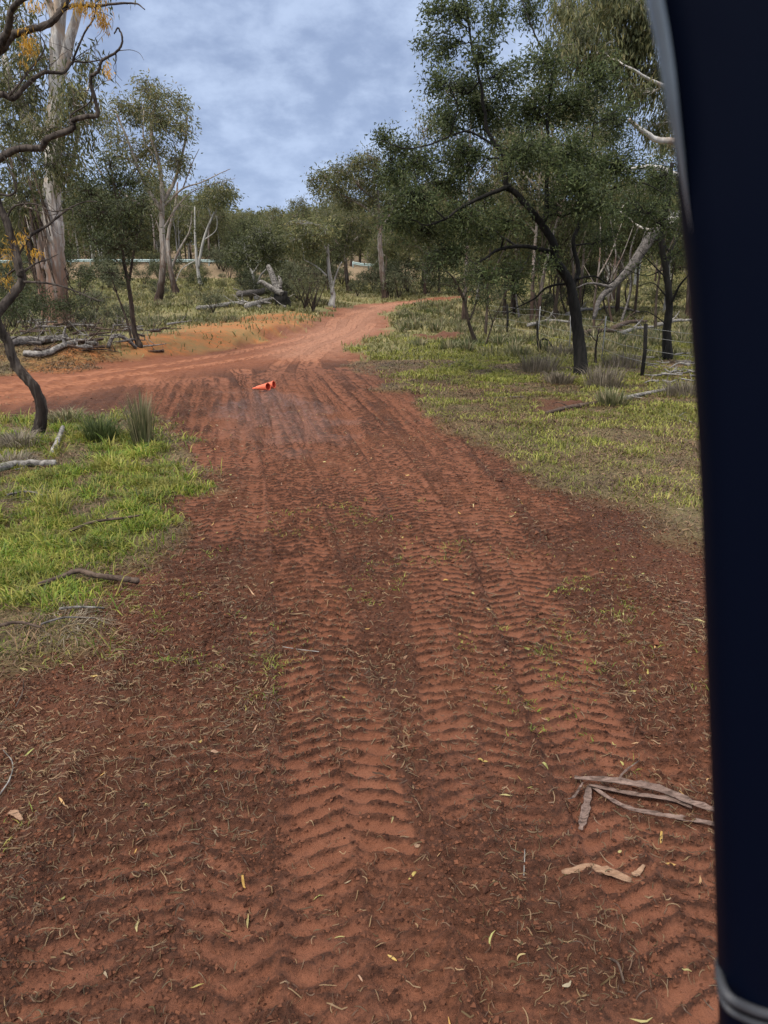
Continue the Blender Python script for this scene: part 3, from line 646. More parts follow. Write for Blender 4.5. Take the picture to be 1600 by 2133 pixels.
lc = [C_(u, v, ru, rv, Yl + dy, nb) for (u, v, ru, rv, dy, nb) in [(20, 260, 45, 40, .5, 20), (60, 340, 60, 35, .6, 24), (0, 380, 40, 35, .3, 14), (110, 350, 50, 30, .8, 18), (30, 430, 40, 25, .5, 10), (-40, 120, 60, 70, .6, 18), (20, 60, 40, 40, .9, 10), (60, 400, 60, 25, .6, 14), (40, 220, 40, 30, .5, 12), (150, 320, 35, 25, .8, 10), (20, 600, 40, 25, .5, 6), (110, 300, 30, 20, .5, 6)]]
rl_ = random.Random(8)
for i in range(75):   # wiry bare twigs
    u0, v0 = rl_.choice([(151, 127), (196, 192), (213, 127), (90, 151), (100, 52), (201, 237), (241, 107), (120, 445), (60, 497), (34, 313), (86, 306), (17, 52), (24, 20), (193, 10), (241, 9), (58, 151), (151, 275), (21, 406), (72, 550), (140, 600), (190, 622), (28, 199)])
    p = [(u0, v0)]; a = rl_.uniform(0, 6.28)
    for k in range(4): a += rl_.uniform(-.9, .9); p.append((p[-1][0] + 17 * math.cos(a), p[-1][1] + 17 * math.sin(a)))
    ll.append(L_(p, Yl + rl_.uniform(-.3, .3), Yl + rl_.uniform(-.7, .7), .006, .002))
tree('crooked_gum_tree', 'crooked dark trunked tree at the left edge with twisting bare limbs and yellow tufts', 'tree', gl, ll, lc, 'left_bark', 'gum_dark', seed=21, L=.075, Wd=.018, per=12, spread=.10, droop=.5, twr=.004, sides=12, rough=.2, extra=yellow)

# --- large pale gum behind it
gb = GS(128, 682); Yb = gb[1]
rb = random.Random(12)
bl = [([gb, P(124, 640, Yb), P(117, 560, Yb), P(112, 480, Yb), P(110, 420, Yb), P(113, 330, Yb), P(118, 240, Yb), P(121, 150, Yb), P(120, 60, Yb), P(135, -40, Yb), P(150, -160, Yb), P(150, -330, Yb)], .44, .18),
      ([P(104, 660, Yb + .6), P(95, 600, Yb + .5), P(92, 540, Yb + .4), P(100, 470, Yb + .2), P(106, 420, Yb)], .32, .26),
      L_([(113, 330), (90, 290), (62, 262), (30, 200), (10, 120)], Yb, Yb + 1, .28, .12), L_([(118, 180), (150, 60), (180, -40), (220, -140)], Yb, Yb - 1, .22, .08),
      L_([(110, 420), (150, 340), (175, 230), (190, 160)], Yb, Yb + 2, .10, .03), L_([(116, 300), (160, 250), (190, 260)], Yb, Yb - 1.5, .08, .02),
      L_([(92, 560), (60, 470), (30, 400)], Yb, Yb + 2, .12, .04), L_([(120, 60), (90, -30), (50, -120)], Yb, Yb, .16, .06)]
bc = [C_(u, v, ru, rv, Yb + rb.uniform(-2.5, 2.5), int(nb * 1.5), ry=1.6) for (u, v, ru, rv, nb) in [(60, 110, 50, 60, 22), (20, 40, 50, 60, 18), (60, 210, 50, 45, 24), (90, 270, 60, 40, 20), (150, 210, 40, 50, 14), (160, 260, 35, 40, 16), (130, 350, 60, 40, 24), (30, 300, 60, 50, 26), (10, 180, 50, 60, 22), (60, 380, 50, 30, 18), (180, 130, 25, 30, 6), (200, -60, 60, 60, 20), (100, -120, 80, 60, 30), (20, 430, 50, 30, 14), (155, 190, 30, 40, 10), (150, 400, 40, 30, 14), (20, -60, 60, 50, 14)]]
def stripbark(root, base, rng):
    T = Tubes(rng)
    for i in range(34):
        a = rng.random() * 6.28; px = rng.choice([0, 1]); zt = rng.uniform(1.5, 6); r = .43 if px == 0 else .32
        c = gb if px == 0 else P(101, 655, Yb + .55)
        x0 = c[0] + math.cos(a) * r * .95; y0 = c[1] + math.sin(a) * r * .95; ln = rng.uniform(.8, 2.6)
        top = np.array((x0 - .06 * zt, y0, c[2] + zt)); bot = np.array((x0 + math.cos(a) * .14, y0 + math.sin(a) * .14 , c[2] + max(.1, zt - ln)))
        T.add([top, (top + bot) / 2 + rng.normal(0, .04, 3), bot], [.05, .06, .02], 4, .3, .4)
    T.build('hanging_bark', M['brownwood'], root, base)
tree('pale_gum_tree', 'massive pale gum tree with twin trunks and shredding brown bark on the left', 'tree', gb, bl, bc, 'gum_bark', 'gum', seed=31, L=.26, Wd=.06, per=24, spread=.32, droop=1.1, twr=.014, sides=16, extra=stripbark)

# --- slim dark saplings beside it
gs_ = GS(291, 726); Ys = gs_[1]; rs = random.Random(13)
sl_ = [([gs_, P(282, 690, Ys), P(274, 640, Ys), P(268, 590, Ys), P(258, 530, Ys), P(255, 480, Ys), P(240, 420, Ys), P(235, 370, Ys)], .09, .03),
       ([GS(278, 724), P(262, 660, Ys), P(240, 600, Ys), P(228, 560, Ys)], .045, .018), L_([(268, 590), (280, 520), (292, 460), (300, 400)], Ys, Ys + .5, .05, .015),
       L_([(257, 500), (220, 450), (190, 420)], Ys, Ys - .5, .035, .01), L_([(240, 420), (270, 370), (300, 330)], Ys, Ys + .6, .03, .01)]
sc_ = [C_(u, v, ru, rv, Ys + rs.uniform(-1.2, 1.2), int(nb * 1.9), ry=1.0) for (u, v, ru, rv, nb) in [(190, 400, 40, 35, 22), (235, 385, 50, 40, 34), (280, 380, 35, 35, 20), (210, 450, 55, 40, 40), (265, 445, 50, 45, 36), (190, 500, 40, 30, 20), (240, 510, 50, 30, 26), (290, 480, 30, 30, 12), (170, 450, 30, 30, 14), (300, 430, 22, 30, 10), (230, 345, 40, 25, 12), (230, 570, 40, 20, 8)]]
tree('slender_tree', 'slim dark stemmed sapling with a dense dark crown in front of the pale gum', 'tree', gs_, sl_, sc_, 'dark_bark', 'wattle_dark', seed=41, L=.12, Wd=.034, per=18, spread=.2, droop=.3, twr=.008)

# --- tall gum with airy crown, left of the sky
gt = GS(330, 632); Yt = gt[1]; rt = random.Random(14)
def scl(lst, Yc, k, ry=1.5): return [C_(u, v, ru, rv, Yc + rt.uniform(-ry, ry) * 1.4, int(nb * k), ry=ry) for (u, v, ru, rv, nb) in lst]
tl = [([gt, P(336, 600, Yt), P(338, 540, Yt), P(338, 470, Yt), P(340, 400, Yt), P(330, 340, Yt), P(318, 280, Yt), P(322, 220, Yt)], .27, .07),
      L_([(340, 420), (365, 370), (385, 300), (390, 240)], Yt, Yt + 1, .14, .05), L_([(338, 440), (300, 380), (270, 300), (240, 230)], Yt, Yt - 1, .13, .05),
      L_([(342, 430), (380, 395), (420, 380), (455, 362), (480, 352)], Yt, Yt - 1, .07, .015), L_([(380, 395), (400, 340), (415, 310)], Yt, Yt, .05, .015),
      L_([(300, 380), (320, 330), (300, 290), (300, 230)], Yt, Yt, .07, .03), L_([(338, 480), (370, 430), (400, 400), (440, 385), (490, 372)], Yt, Yt + 1, .06, .012),
      L_([(230, 390), (195, 330), (180, 260)], Yt, Yt, .06, .02), L_([(300, 430), (240, 390), (215, 330)], Yt, Yt, .09, .03)]
tree('tall_gum_tree', 'tall gum tree with open airy crown against the sky left of the bend', 'tree', gt, tl,
     scl([(305, 185, 28, 22, 14), (330, 205, 38, 28, 20), (372, 210, 22, 25, 12), (290, 240, 40, 28, 22), (340, 255, 45, 38, 34), (380, 265, 24, 32, 14), (250, 220, 34, 24, 16), (225, 250, 26, 30, 12), (245, 290, 35, 25, 12), (320, 310, 45, 30, 26), (370, 335, 28, 28, 16), (280, 330, 40, 25, 16), (232, 330, 30, 22, 10), (310, 365, 40, 20, 12), (365, 350, 35, 20, 8)], Yt, 1.7),
     'gum_bark_small', 'gum_pale', seed=51, L=.27, Wd=.07, per=20, spread=.32, droop=.5, twr=.018)
g2 = GS(368, 616); Y2 = g2[1]
tree('forked_gum_tree', 'red brown forked gum stem just right of the tall airy gum', 'tree', g2,
     [([g2, P(360, 580, Y2), P(352, 540, Y2), P(350, 490, Y2), P(365, 430, Y2), P(370, 380, Y2)], .28, .06), L_([(356, 560), (375, 520), (395, 480), (400, 440)], Y2, Y2 + 1, .12, .03), L_([(352, 530), (338, 500), (320, 440)], Y2, Y2, .1, .03)],
     scl([(380, 430, 30, 24, 8), (320, 430, 30, 22, 10), (395, 470, 26, 22, 8)], Y2, 1.4), 'gum_bark_small', 'gum', seed=52, L=.26, Wd=.07, per=14, spread=.35, twr=.018)
g3 = GS(418, 596); Y3 = g3[1]
tree('ashen_gum_tree', 'whitish gum with a bare pole stem and one domed crown on the skyline', 'tree', g3,
     [([g3, P(412, 560, Y3), P(408, 500, Y3), P(406, 430, Y3)], .22, .07), L_([(412, 560), (425, 500), (440, 450), (462, 415), (470, 395)], Y3, Y3, .15, .05),
      L_([(440, 450), (430, 420), (435, 400)], Y3, Y3, .1, .04), L_([(425, 500), (450, 480), (452, 450)], Y3, Y3, .06, .03), L_([(412, 540), (380, 560), (365, 590)], Y3, Y3, .06, .03)],
     scl([(440, 400, 28, 15, 18), (465, 395, 24, 14, 14), (430, 420, 20, 12, 10), (478, 412, 20, 10, 9), (455, 415, 30, 14, 14)], Y3, 1.6, 2.2), 'pale_bark', 'gum', seed=53, L=.32, Wd=.10, per=26, spread=.4, twr=.02)

# --- trees around the bend
g4 = GS(805, 625); Y4 = g4[1]
tree('leaning_gum_tree', 'gum tree with black foot and pale leaning trunk beside the road bend', 'tree', g4,
     [([g4, P(800, 590, Y4), P(795, 540, Y4), P(790, 500, Y4), P(791, 460, Y4), P(785, 420, Y4), P(790, 380, Y4)], .30, .10), L_([(790, 480), (770, 440), (740, 420), (700, 400)], Y4, Y4 - 1, .14, .04), L_([(785, 420), (750, 390), (730, 360)], Y4, Y4, .12, .04),
      L_([(791, 480), (815, 440), (830, 400)], Y4, Y4, .12, .04)],
     scl([(680, 370, 34, 18, 20), (712, 360, 34, 20, 22), (745, 345, 30, 20, 20), (775, 335, 30, 20, 18), (700, 395, 40, 18, 20), (745, 385, 40, 22, 26), (790, 370, 40, 28, 26), (665, 400, 20, 14, 8), (725, 420, 45, 16, 16), (775, 415, 35, 22, 16), (830, 380, 35, 30, 20), (820, 430, 35, 30, 18), (790, 450, 25, 18, 10), (650, 375, 14, 10, 5)], Y4, 1.8, 1.8),
     'gum_bark_small', 'gum', seed=61, L=.30, Wd=.08, per=22, spread=.34, droop=.4, twr=.02)
g5 = GS(728, 610); Y5 = g5[1]
tree('gum_tree', 'dark footed gum with grey trunk left of the leaning one by the bend', 'tree', g5, [([g5, P(724, 580, Y5), P(720, 540, Y5), P(722, 500, Y5), P(730, 470, Y5)], .25, .07), L_([(720, 540), (700, 500), (690, 480)], Y5, Y5, .12, .04), L_([(722, 520), (750, 490), (765, 475)], Y5, Y5, .1, .03)],
     scl([(690, 470, 30, 18, 14), (730, 465, 40, 18, 20), (765, 475, 30, 18, 14), (700, 500, 30, 15, 12), (750, 500, 34, 16, 14), (725, 520, 35, 14, 8)], Y5, 1.7, 1.8), 'gum_bark_small', 'gum', seed=62, L=.3, Wd=.09, per=18, spread=.4, twr=.02)
g6 = GS(690, 640); Y6 = g6[1]
tree('hollow_gum_tree', 'pale gum with a hollow at its base left of the bend', 'tree', g6, [([g6, P(692, 610, Y6), P(686, 570, Y6), P(681, 530, Y6), P(684, 510, Y6)], .21, .06), L_([(691, 612), (700, 575), (712, 545)], Y6, Y6, .1, .03), L_([(681, 575), (660, 555), (634, 541)], Y6, Y6, .07, .03), L_([(684, 530), (672, 505), (665, 500)], Y6, Y6, .06, .02)],
     scl([(640, 490, 40, 22, 22), (675, 480, 35, 20, 18), (610, 500, 35, 22, 18), (650, 515, 45, 16, 16), (620, 470, 30, 16, 12)], Y6, 1.7, 1.6), 'pale_bark', 'fargum', seed=63, L=.26, Wd=.08, per=18, spread=.35, twr=.018)
g7 = GS(535, 628); Y7 = g7[1]
tree('round_crowned_tree', 'low tree with pale forked stems and a rounded dark crown above the fallen trunk', 'tree', g7, [([g7, P(532, 600, Y7), P(525, 570, Y7), P(515, 555, Y7)], .16, .05), L_([(533, 605), (542, 575), (555, 560)], Y7, Y7, .1, .03), L_([(525, 572), (540, 550), (548, 535)], Y7, Y7, .06, .02)],
     scl([(505, 510, 26, 18, 22), (540, 490, 36, 22, 36), (575, 510, 26, 20, 22), (520, 535, 34, 16, 24), (560, 540, 34, 16, 24), (490, 530, 16, 14, 9), (545, 515, 40, 18, 30)], Y7, 1.6, 1.7), 'pale_bark', 'gum_dark', seed=64, L=.22, Wd=.075, per=18, spread=.32, twr=.015)
for k, (u, v, lab) in enumerate([(652, 653, 'wiry grey green bush with dark forked stems left of the bend'), (636, 648, 'wispy dark stemmed bush beside the fallen grey trunk')]):
    g = GS(u, v); Yk = g[1]
    tree('wiry_bush', lab, 'bush', g, [([g, P(u + 3, v - 30, Yk), P(u + 14, v - 60, Yk)], .07, .02)] + [L_([(u, v - 5), (u - 12 + 9 * i, v - 35), (u - 30 + 20 * i, v - 75 + 5 * (i % 2))], Yk, Yk + .6 * (i - 1.5), .05, .012) for i in range(4)],
         scl([(u - 30, v - 70, 22, 20, 10), (u, v - 85, 28, 20, 14), (u + 28, v - 60, 22, 18, 9), (u - 10, v - 50, 26, 16, 8)], Yk, 1.5, .9), 'dark_bark', 'shrub', seed=70 + k, L=.11, Wd=.03, per=16, spread=.2, twr=.01)
g = GS(1225, 560); 
# --- small trees right of the bend
g = GS(994, 721); Yk = g[1]
tree('dark_sapling', 'small crooked dark tree on the grass between the bend and the black wattle', 'tree', g, [([g, P(985, 695, Yk), P(977, 664, Yk), P(965, 623, Yk), P(945, 580, Yk), P(925, 560, Yk)], .085, .02), L_([(979, 665), (990, 640), (1000, 600), (1015, 570)], Yk, Yk + .5, .04, .01), L_([(965, 623), (950, 600), (915, 590)], Yk, Yk, .03, .01)],
     scl([(900, 560, 36, 28, 28), (940, 545, 36, 28, 26), (990, 570, 36, 28, 24), (1020, 600, 30, 24, 14), (950, 590, 36, 20, 16), (890, 530, 26, 20, 12), (1000, 620, 26, 18, 10)], Yk, 1.8, 1.0), 'dark_bark', 'wattle_dark', seed=72, L=.11, Wd=.032, per=17, spread=.18, twr=.008)
g = GS(1011, 724); Yk = g[1]
tree('thin_sapling', 'thin leaning sapling right of the crooked small dark tree', 'tree', g, [([g, P(1020, 695, Yk), P(1028, 668, Yk), P(1045, 630, Yk), P(1060, 590, Yk)], .035, .01), L_([(1027, 672), (1015, 640), (1010, 620)], Yk, Yk, .02, .006)],
     scl([(1060, 600, 26, 18, 10), (1015, 625, 20, 16, 6)], Yk, 1.6, .6), 'dark_bark', 'wattle_dark', seed=73, L=.10, Wd=.03, per=14, spread=.16, twr=.006)
g = GS(1240, 765); Yk = g[1]
tree('dead_stem', 'dead forked grey stem standing just right of the black wattle trunk', 'tree', g, [([g, P(1241, 725, Yk), P(1245, 700, Yk), P(1249, 682, Yk)], .04, .012), L_([(1243, 712), (1232, 700), (1220, 685)], Yk, Yk, .018, .005), L_([(1245, 700), (1250, 690), (1262, 680)], Yk, Yk, .012, .004)], [], 'dark_bark', 'gum', seed=74)
g = GS(1391, 752); Yk = g[1]; Yr = Yk
tree('black_trunked_tree', 'black trunked tree with bare drooping lower twigs next to the vehicle pillar', 'tree', g,
     [([g, P(1392, 689, Yk), P(1394, 631, Yk), P(1386, 565, Yk), P(1378, 495, Yk), P(1390, 420, Yk), P(1400, 340, Yk)], .14, .05), L_([(1394, 640), (1420, 590), (1450, 560)], Yk, Yk - .6, .05, .015), L_([(1386, 565), (1410, 500), (1440, 440)], Yk, Yk + .5, .05, .02),
      L_([(1390, 620), (1360, 590), (1320, 600)], Yk, Yk + .4, .025, .006), L_([(1388, 580), (1350, 540), (1330, 520)], Yk, Yk, .025, .006), L_([(1394, 680), (1350, 650), (1310, 655)], Yk, Yk - .5, .02, .005), L_([(1386, 560), (1345, 575), (1300, 560), (1280, 570)], Yk, Yk + .6, .02, .005), L_([(1392, 700), (1380, 740), (1350, 745)], Yk, Yk - .5, .018, .004)],
     scl([(1400, 380, 40, 30, 18), (1430, 440, 40, 30, 14), (1350, 520, 30, 20, 8), (1370, 430, 40, 25, 14), (1420, 520, 30, 24, 8), (1330, 560, 26, 16, 5)], Yk, 1.7, 1.2), 'black_bark', 'wattle', seed=75, L=.10, Wd=.028, per=17, spread=.17, twr=.007)
# --- large smooth gum standing behind the pillar, its limbs reach into view
Yg = 24.0; gg = np.array((P(1580, 700, Yg)[0], Yg, 0)); gg[2] = hz(gg[0], gg[1])
gl2 = [([gg, gg + (0, 0, 2.0), P(1560, 560, Yg), P(1545, 470, Yg), P(1530, 330, Yg), P(1540, 180, Yg), P(1500, 20, Yg), P(1470, -120, Yg)], .42, .12),
       L_([(1548, 480), (1480, 430), (1410, 450), (1390, 466)], Yg, Yg - .5, .22, .18),
       L_([(1535, 360), (1470, 360), (1410, 365), (1380, 348), (1340, 345), (1300, 355)], Yg, Yg - 2, .14, .04), L_([(1535, 300), (1460, 305), (1400, 293), (1370, 292), (1340, 275), (1310, 250)], Yg, Yg - 1, .14, .05),
       L_([(1365, 482), (1330, 470), (1290, 440), (1280, 460)], Yg - .6, Yg, .05, .012), L_([(1540, 180), (1460, 120), (1400, 60), (1330, 10), (1280, -30)], Yg, Yg - 1, .13, .04), L_([(1540, 200), (1440, 190), (1370, 180), (1310, 140)], Yg, Yg - 1.5, .10, .03), L_([(1500, 20), (1400, -20), (1300, -60), (1200, -60)], Yg, Yg, .1, .03)]
def bough(root, base, rng):
    T = Tubes(rng); p, a, b = L_([(1396, 461), (1365, 482), (1336, 524), (1307, 565), (1274, 598), (1250, 623), (1237, 664)], Yg - .4, Yg - 1.5, .19, .055)
    q = catmull(p, 7); T.add(q, np.linspace(a, b, len(q)), 10, .12)
    p, a, b = L_([(1274, 598), (1230, 590), (1200, 600)], Yg - 1.2, Yg - 1.6, .05, .015); q = catmull(p, 6); T.add(q, np.linspace(a, b, len(q)), 6, .1)
    o = T.build('bough', M['greywood'], root, base); o['label'] = 'grey brown drooping bough'
tree('smooth_gum_tree', 'big smooth white limbed gum behind the vehicle pillar with hanging olive leaves', 'tree', gg, gl2,
     [C_(u, v, ru, rv, Yg + rt.uniform(-1.2, 1.8), int(nb * 2), ry=1.3) for (u, v, ru, rv, nb) in [(1240, 30, 45, 50, 30), (1300, 20, 45, 50, 32), (1350, 60, 40, 60, 32), (1200, 70, 40, 40, 20), (1180, 20, 40, 30, 14), (1300, 110, 45, 50, 28), (1240, 120, 45, 45, 26), (1360, 150, 35, 50, 20), (1160, 120, 40, 35, 14), (1310, 190, 40, 35, 14), (1370, 260, 35, 30, 12), (1320, 400, 40, 25, 10), (1380, 400, 35, 25, 10), (1400, 200, 40, 60, 14), (1290, -50, 60, 40, 20), (1380, -30, 60, 50, 20)]],
     'white_bark', 'gum', extra=bough, seed=81, L=.21, Wd=.042, per=28, spread=.22, droop=1.6, twr=.010, sides=12)

# ------------------------------------------------------------------ woodland of repeated trees
def proto_gum(name, seed, h, spread, leafm, bark, nclump=11, lean=.0, open_=1.25, per=20, stems=1, lo=.5, L=.32, Wd=.075, r0k=.019):
    rng = random.Random(seed); limbs = []; clumps = []
    r0 = r0k * h
    for s in range(stems):
        ox = (s - (stems - 1) / 2) * .25; lx = lean * h + rng.uniform(-.08, .08) * h + (s - (stems - 1) / 2) * spread * .5
        pts = [(ox, 0, -.1), (ox + lx * .15, rng.uniform(-.2, .2), h * .25), (ox + lx * .5, rng.uniform(-.3, .3), h * .5), (ox + lx * .85, rng.uniform(-.3, .3), h * .75), (ox + lx, 0, h * .92)]
        limbs.append(([np.array(p) for p in pts], r0 / stems ** .5, r0 * .2))
        for k in range(3):
            a = rng.uniform(0, 6.28); z0 = h * rng.uniform(.35, .65); f = z0 / h
            s0 = np.array((ox + lx * f, 0, z0)); e = s0 + np.array((math.cos(a) * spread * .7, math.sin(a) * spread * .7, h * .25))
            limbs.append(([s0, (s0 + e) / 2 + np.array((0, 0, -.03 * h)), e], r0 * .4, r0 * .12))
    for k in range(nclump):
        a = k * 2.4 + rng.uniform(-.4, .4); q = ((k + .5) / nclump); rr = spread * math.sin(math.pi * (.18 + .72 * q)) ** .8 * rng.uniform(.55, 1)
        z = h * (lo + (1 - lo) * .93 * q)
        clumps.append((np.array((math.cos(a) * rr + lean * h * z / h, math.sin(a) * rr, z)), (spread * .38 * rng.uniform(.7, 1.2), spread * .38, h * .075 * rng.uniform(.8, 1.3)), int(13 * open_)))
    return tree(name, 'x', 'tree', (0, 0, 0), limbs, clumps, bark, leafm, seed=seed, L=L, Wd=Wd, per=per, spread=.38, droop=.8, twr=.018, sides=7)
def copy_thing(root, loc, rz, sc, label, group):
    r = root.copy(); COL.objects.link(r); r.location = loc; r.rotation_euler = (0, 0, rz); r.scale = (sc[0], sc[0], sc[1])
    r['label'] = label; r['group'] = group
    for ch in root.children:
        c = ch.copy(); COL.objects.link(c); c.parent = r
    return r
protos = [proto_gum('woodland_gum_tree', 501, 8.5, 2.6, 'fargum', 'gum_bark_small', 13), proto_gum('woodland_gum_tree', 502, 9.5, 2.2, 'gum', 'gum_bark_small', 11, .08),
          proto_gum('woodland_gum_tree', 503, 7, 2.9, 'gum_dark', 'dark_bark', 13, stems=2, lo=.38), proto_gum('woodland_gum_tree', 504, 8, 2.4, 'gum_pale', 'pale_bark', 10, -.06),
          proto_gum('woodland_gum_tree', 505, 10, 2.5, 'fargum', 'pale_bark', 12, .03, stems=2), proto_gum('woodland_gum_tree', 506, 7.5, 2.7, 'gum', 'dark_bark', 14, lo=.42)]
protos += [proto_gum('woodland_gum_tree', 511, 11, 3.0, 'gum', 'gum_bark_small', 17, .05, open_=1.7, per=34, L=.17, Wd=.06, r0k=.013, lo=.42), proto_gum('woodland_gum_tree', 512, 12, 2.8, 'gum_pale', 'gum_bark_small', 16, -.05, open_=1.6, per=34, L=.17, Wd=.055, r0k=.012, lo=.45, stems=2),
           proto_gum('woodland_gum_tree', 513, 9.5, 3.0, 'gum_dark', 'dark_bark', 17, .03, open_=1.7, per=34, L=.15, Wd=.055, r0k=.012, lo=.42)]
used = set()
def place_tree(k, x_, y_, rz, sc, label, group):
    z_ = hz(x_, y_)
    if k in used: return copy_thing(protos[k], (x_, y_, z_), rz, sc, label, group)
    used.add(k); p = protos[k]; p.location = (x_, y_, z_); p.rotation_euler = (0, 0, rz); p.scale = (sc[0], sc[0], sc[1]); p['label'] = label; p['group'] = group; return p
rf = random.Random(77)
road_px = gp([(700, 646), (760, 636), (870, 628), (960, 621), (1200, 615)])
def wood(n, u0, u1, d0, d1, s0, s1, label, group, kinds, hmul=None):
    placed = []; tries = 0
    while len(placed) < n and tries < 6000:
        tries += 1; D = rf.uniform(d0, d1); u = rf.uniform(u0, u1); x_ = (u - 800) / F * (D * cp + CAMH * sn)
        if any((x_ - a) ** 2 + (D - b) ** 2 < (1.7) ** 2 for a, b in placed): continue
        if samp(Dg, np.array([x_]), np.array([D]))[0] > .05: continue
        if any((x_ - a) ** 2 + (D - b) ** 2 < 16 for a, b in road_px): continue
        if x_ < 32 and 92 < D < 101.5: continue
        placed.append((x_, D)); s = rf.uniform(s0, s1) * (hmul(u) if hmul else 1)
        place_tree(rf.choice(kinds), x_, D, rf.uniform(0, 6.28), (s * rf.uniform(.85, 1.15), s * rf.uniform(.9, 1.12)), label, group)
hm_l = lambda u: float(np.interp(u, [-50, 200, 400, 520, 600, 640, 800, 1000], [1.05, 1.0, .95, .78, .74, .8, 1.0, 1.05]))
wood(34, -60, 480, 102, 124, .85, 1.15, 'olive crowned gum of the far wood on the left, beyond the guardrail', 'gum trees beyond the guardrail on the left', (0, 1, 3, 4, 5), hm_l)
wood(30, 480, 860, 102, 124, .8, 1.15, 'gum on the far rise straight above the road bend', 'gum trees on the rise above the bend', (0, 1, 2, 4, 5), hm_l)
wood(12, 560, 850, 68, 90, .55, .8, 'low gum of the belt just behind the road bend', 'low gums behind the bend', (0, 2, 5))
wood(15, 850, 1480, 45, 70, .7, 1.0, 'gum in the shady wood beyond the fence on the right', 'gum trees in the right hand wood', (0, 1, 2, 3, 5))
wood(20, 840, 1500, 72, 105, .8, 1.1, 'gum deep at the back of the right hand wood', 'farther gums of the right hand wood', (0, 1, 2, 4, 5))
wood(9, 960, 1560, 30, 48, .85, 1.1, 'tall gum standing close behind the wattle and the black trunked tree', 'tall gums close behind the wattle', (6, 7, 8, 6, 7))
# bare pale poles seen through the right hand wood
for k in range(24):
    D = rf.uniform(27, 62); u = rf.uniform(1010, 1440); x_ = (u - 800) / F * (D * cp + CAMH * sn); b = np.array((x_, D, hz(x_, D))); h = rf.uniform(4, 7); lx = rf.uniform(-.9, .9)
    tree('bare_stem', 'thin bare stem standing among the trees right of the wattle', 'dead tree', b, [([b, b + (lx * .6, .2, h * .3), b + (lx * .3, 0, h * .65), b + (lx * 1.3, 0, h)], .065, .02), ([b + (lx * .4, 0, h * .5), b + (lx * .4 + .5, .2, h * .7), b + (lx * .4 + .9, .3, h * .95)], .04, .012), ([b + (lx * .35, 0, h * .4), b + (lx * .3 - .6, .2, h * .6)], .03, .01)], [], rf.choice(('gum_bark_small', 'dark_bark', 'dark_bark', 'greywood')), 'gum', seed=600 + k, group='bare stems in the right hand wood')
# far wooded rise: one mass
def far_wood():
    rng = np.random.default_rng(900); LP = []; T = Tubes(rng)
    n = 520
    for i in range(n):
        D = rng.uniform(126, 235); u = rng.uniform(-120, 1560); x_ = (u - 800) / F * (D * cp + CAMH * sn); z0 = float(H(x_, D)); h = rng.uniform(7, 11) * (.8 if 480 < u < 660 else 1)
        T.add([(x_, D, z0 - .2), (x_ + rng.uniform(-.5, .5), D, z0 + h * .5), (x_ + rng.uniform(-.9, .9), D, z0 + h * .85)], [.16, .12, .05], 4)
        for c in range(12):
            cc = np.array((x_ + rng.normal(0, 1.7), D + rng.normal(0, 1.5), z0 + h * rng.uniform(.06, 1)))
            LP.append(cc + rng.normal(0, 1, (34, 3)) * np.array((.9, .7, .45)))
    LP = np.vstack(LP); m = len(LP); V, Q = leaves_mesh(LP, unit(rng.normal(size=(m, 3)) * np.array((1, 1, .6))), rng.uniform(.35, .75, m), rng.uniform(.2, .4, m), rng)
    tv = np.vstack(T.V); tq = np.vstack(T.Q); tri = tq[:, 2] == tq[:, 3]
    nq = len(Q); q2 = tq[~tri] + len(V)
    o = mesh_np('distant_woodland', np.vstack([V, tv]), np.vstack([Q, q2]), tq[tri][:, :3] + len(V), [M['fargum'], M['gum_bark_small']], False,
                polymat=np.concatenate([np.zeros(nq), np.ones(len(q2) + tri.sum())]))
    tag(o, 'olive wooded rise closing the view along the skyline', 'woodland', kind='stuff')
far_wood()

# bushes ------------------------------------------------------------
def bush_proto(seed, leafm, h=1.3, w=1.0):
    rng = random.Random(seed); limbs = []; cl = []
    for k in range(6):
        a = k * 1.05 + rng.uniform(-.3, .3); limbs.append(([np.array((0, 0, 0.)), np.array((math.cos(a) * w * .25, math.sin(a) * w * .25, h * .4)), np.array((math.cos(a) * w * .6, math.sin(a) * w * .6, h * .85))], .025, .006))
        cl.append((np.array((math.cos(a) * w * .5, math.sin(a) * w * .5, h * rng.uniform(.45, .8))), (w * .4, w * .4, h * .24), 12))
    cl.append((np.array((0, 0, h * .8)), (w * .4, w * .4, h * .25), 12))
    return tree('bush', 'x', 'bush', (0, 0, 0), limbs, cl, 'dark_bark', leafm, seed=seed, L=.13, Wd=.035, per=13, spread=.14, droop=.1, twr=.006, sides=5)
bps = [bush_proto(701, 'shrub'), bush_proto(702, 'wattle_dark', 1.6, 1.1), bush_proto(703, 'gum', 1.1, 1.2)]; bused = set()
def place_bush(k, x_, y_, s, label, group):
    z_ = hz(x_, y_)
    if k in bused: return copy_thing(bps[k], (x_, y_, z_), rf.uniform(0, 6.28), (s, s * rf.uniform(.85, 1.2)), label, group)
    bused.add(k); b = bps[k]; b.location = (x_, y_, z_); b.scale = (s, s, s); b['label'] = label; b['group'] = group
def bushes(n, pxs, d0, d1, s0, s1, label, group, kinds):
    c = 0; t = 0
    while c < n and t < 3000:
        t += 1; D = rf.uniform(d0, d1); u = rf.uniform(*pxs); x_ = (u - 800) / F * (D * cp + CAMH * sn)
        if samp(Dg, np.array([x_]), np.array([D]))[0] > .03 or samp(Bg, np.array([x_]), np.array([D]))[0] > .2: continue
        c += 1; place_bush(rf.choice(kinds), x_, D, rf.uniform(s0, s1), label, group)
bushes(46, (-40, 640), 48, 94, .6, 1.7, 'low grey green bush in the dry paddock left of the bend', 'bushes in the left paddock', (0, 1, 2))
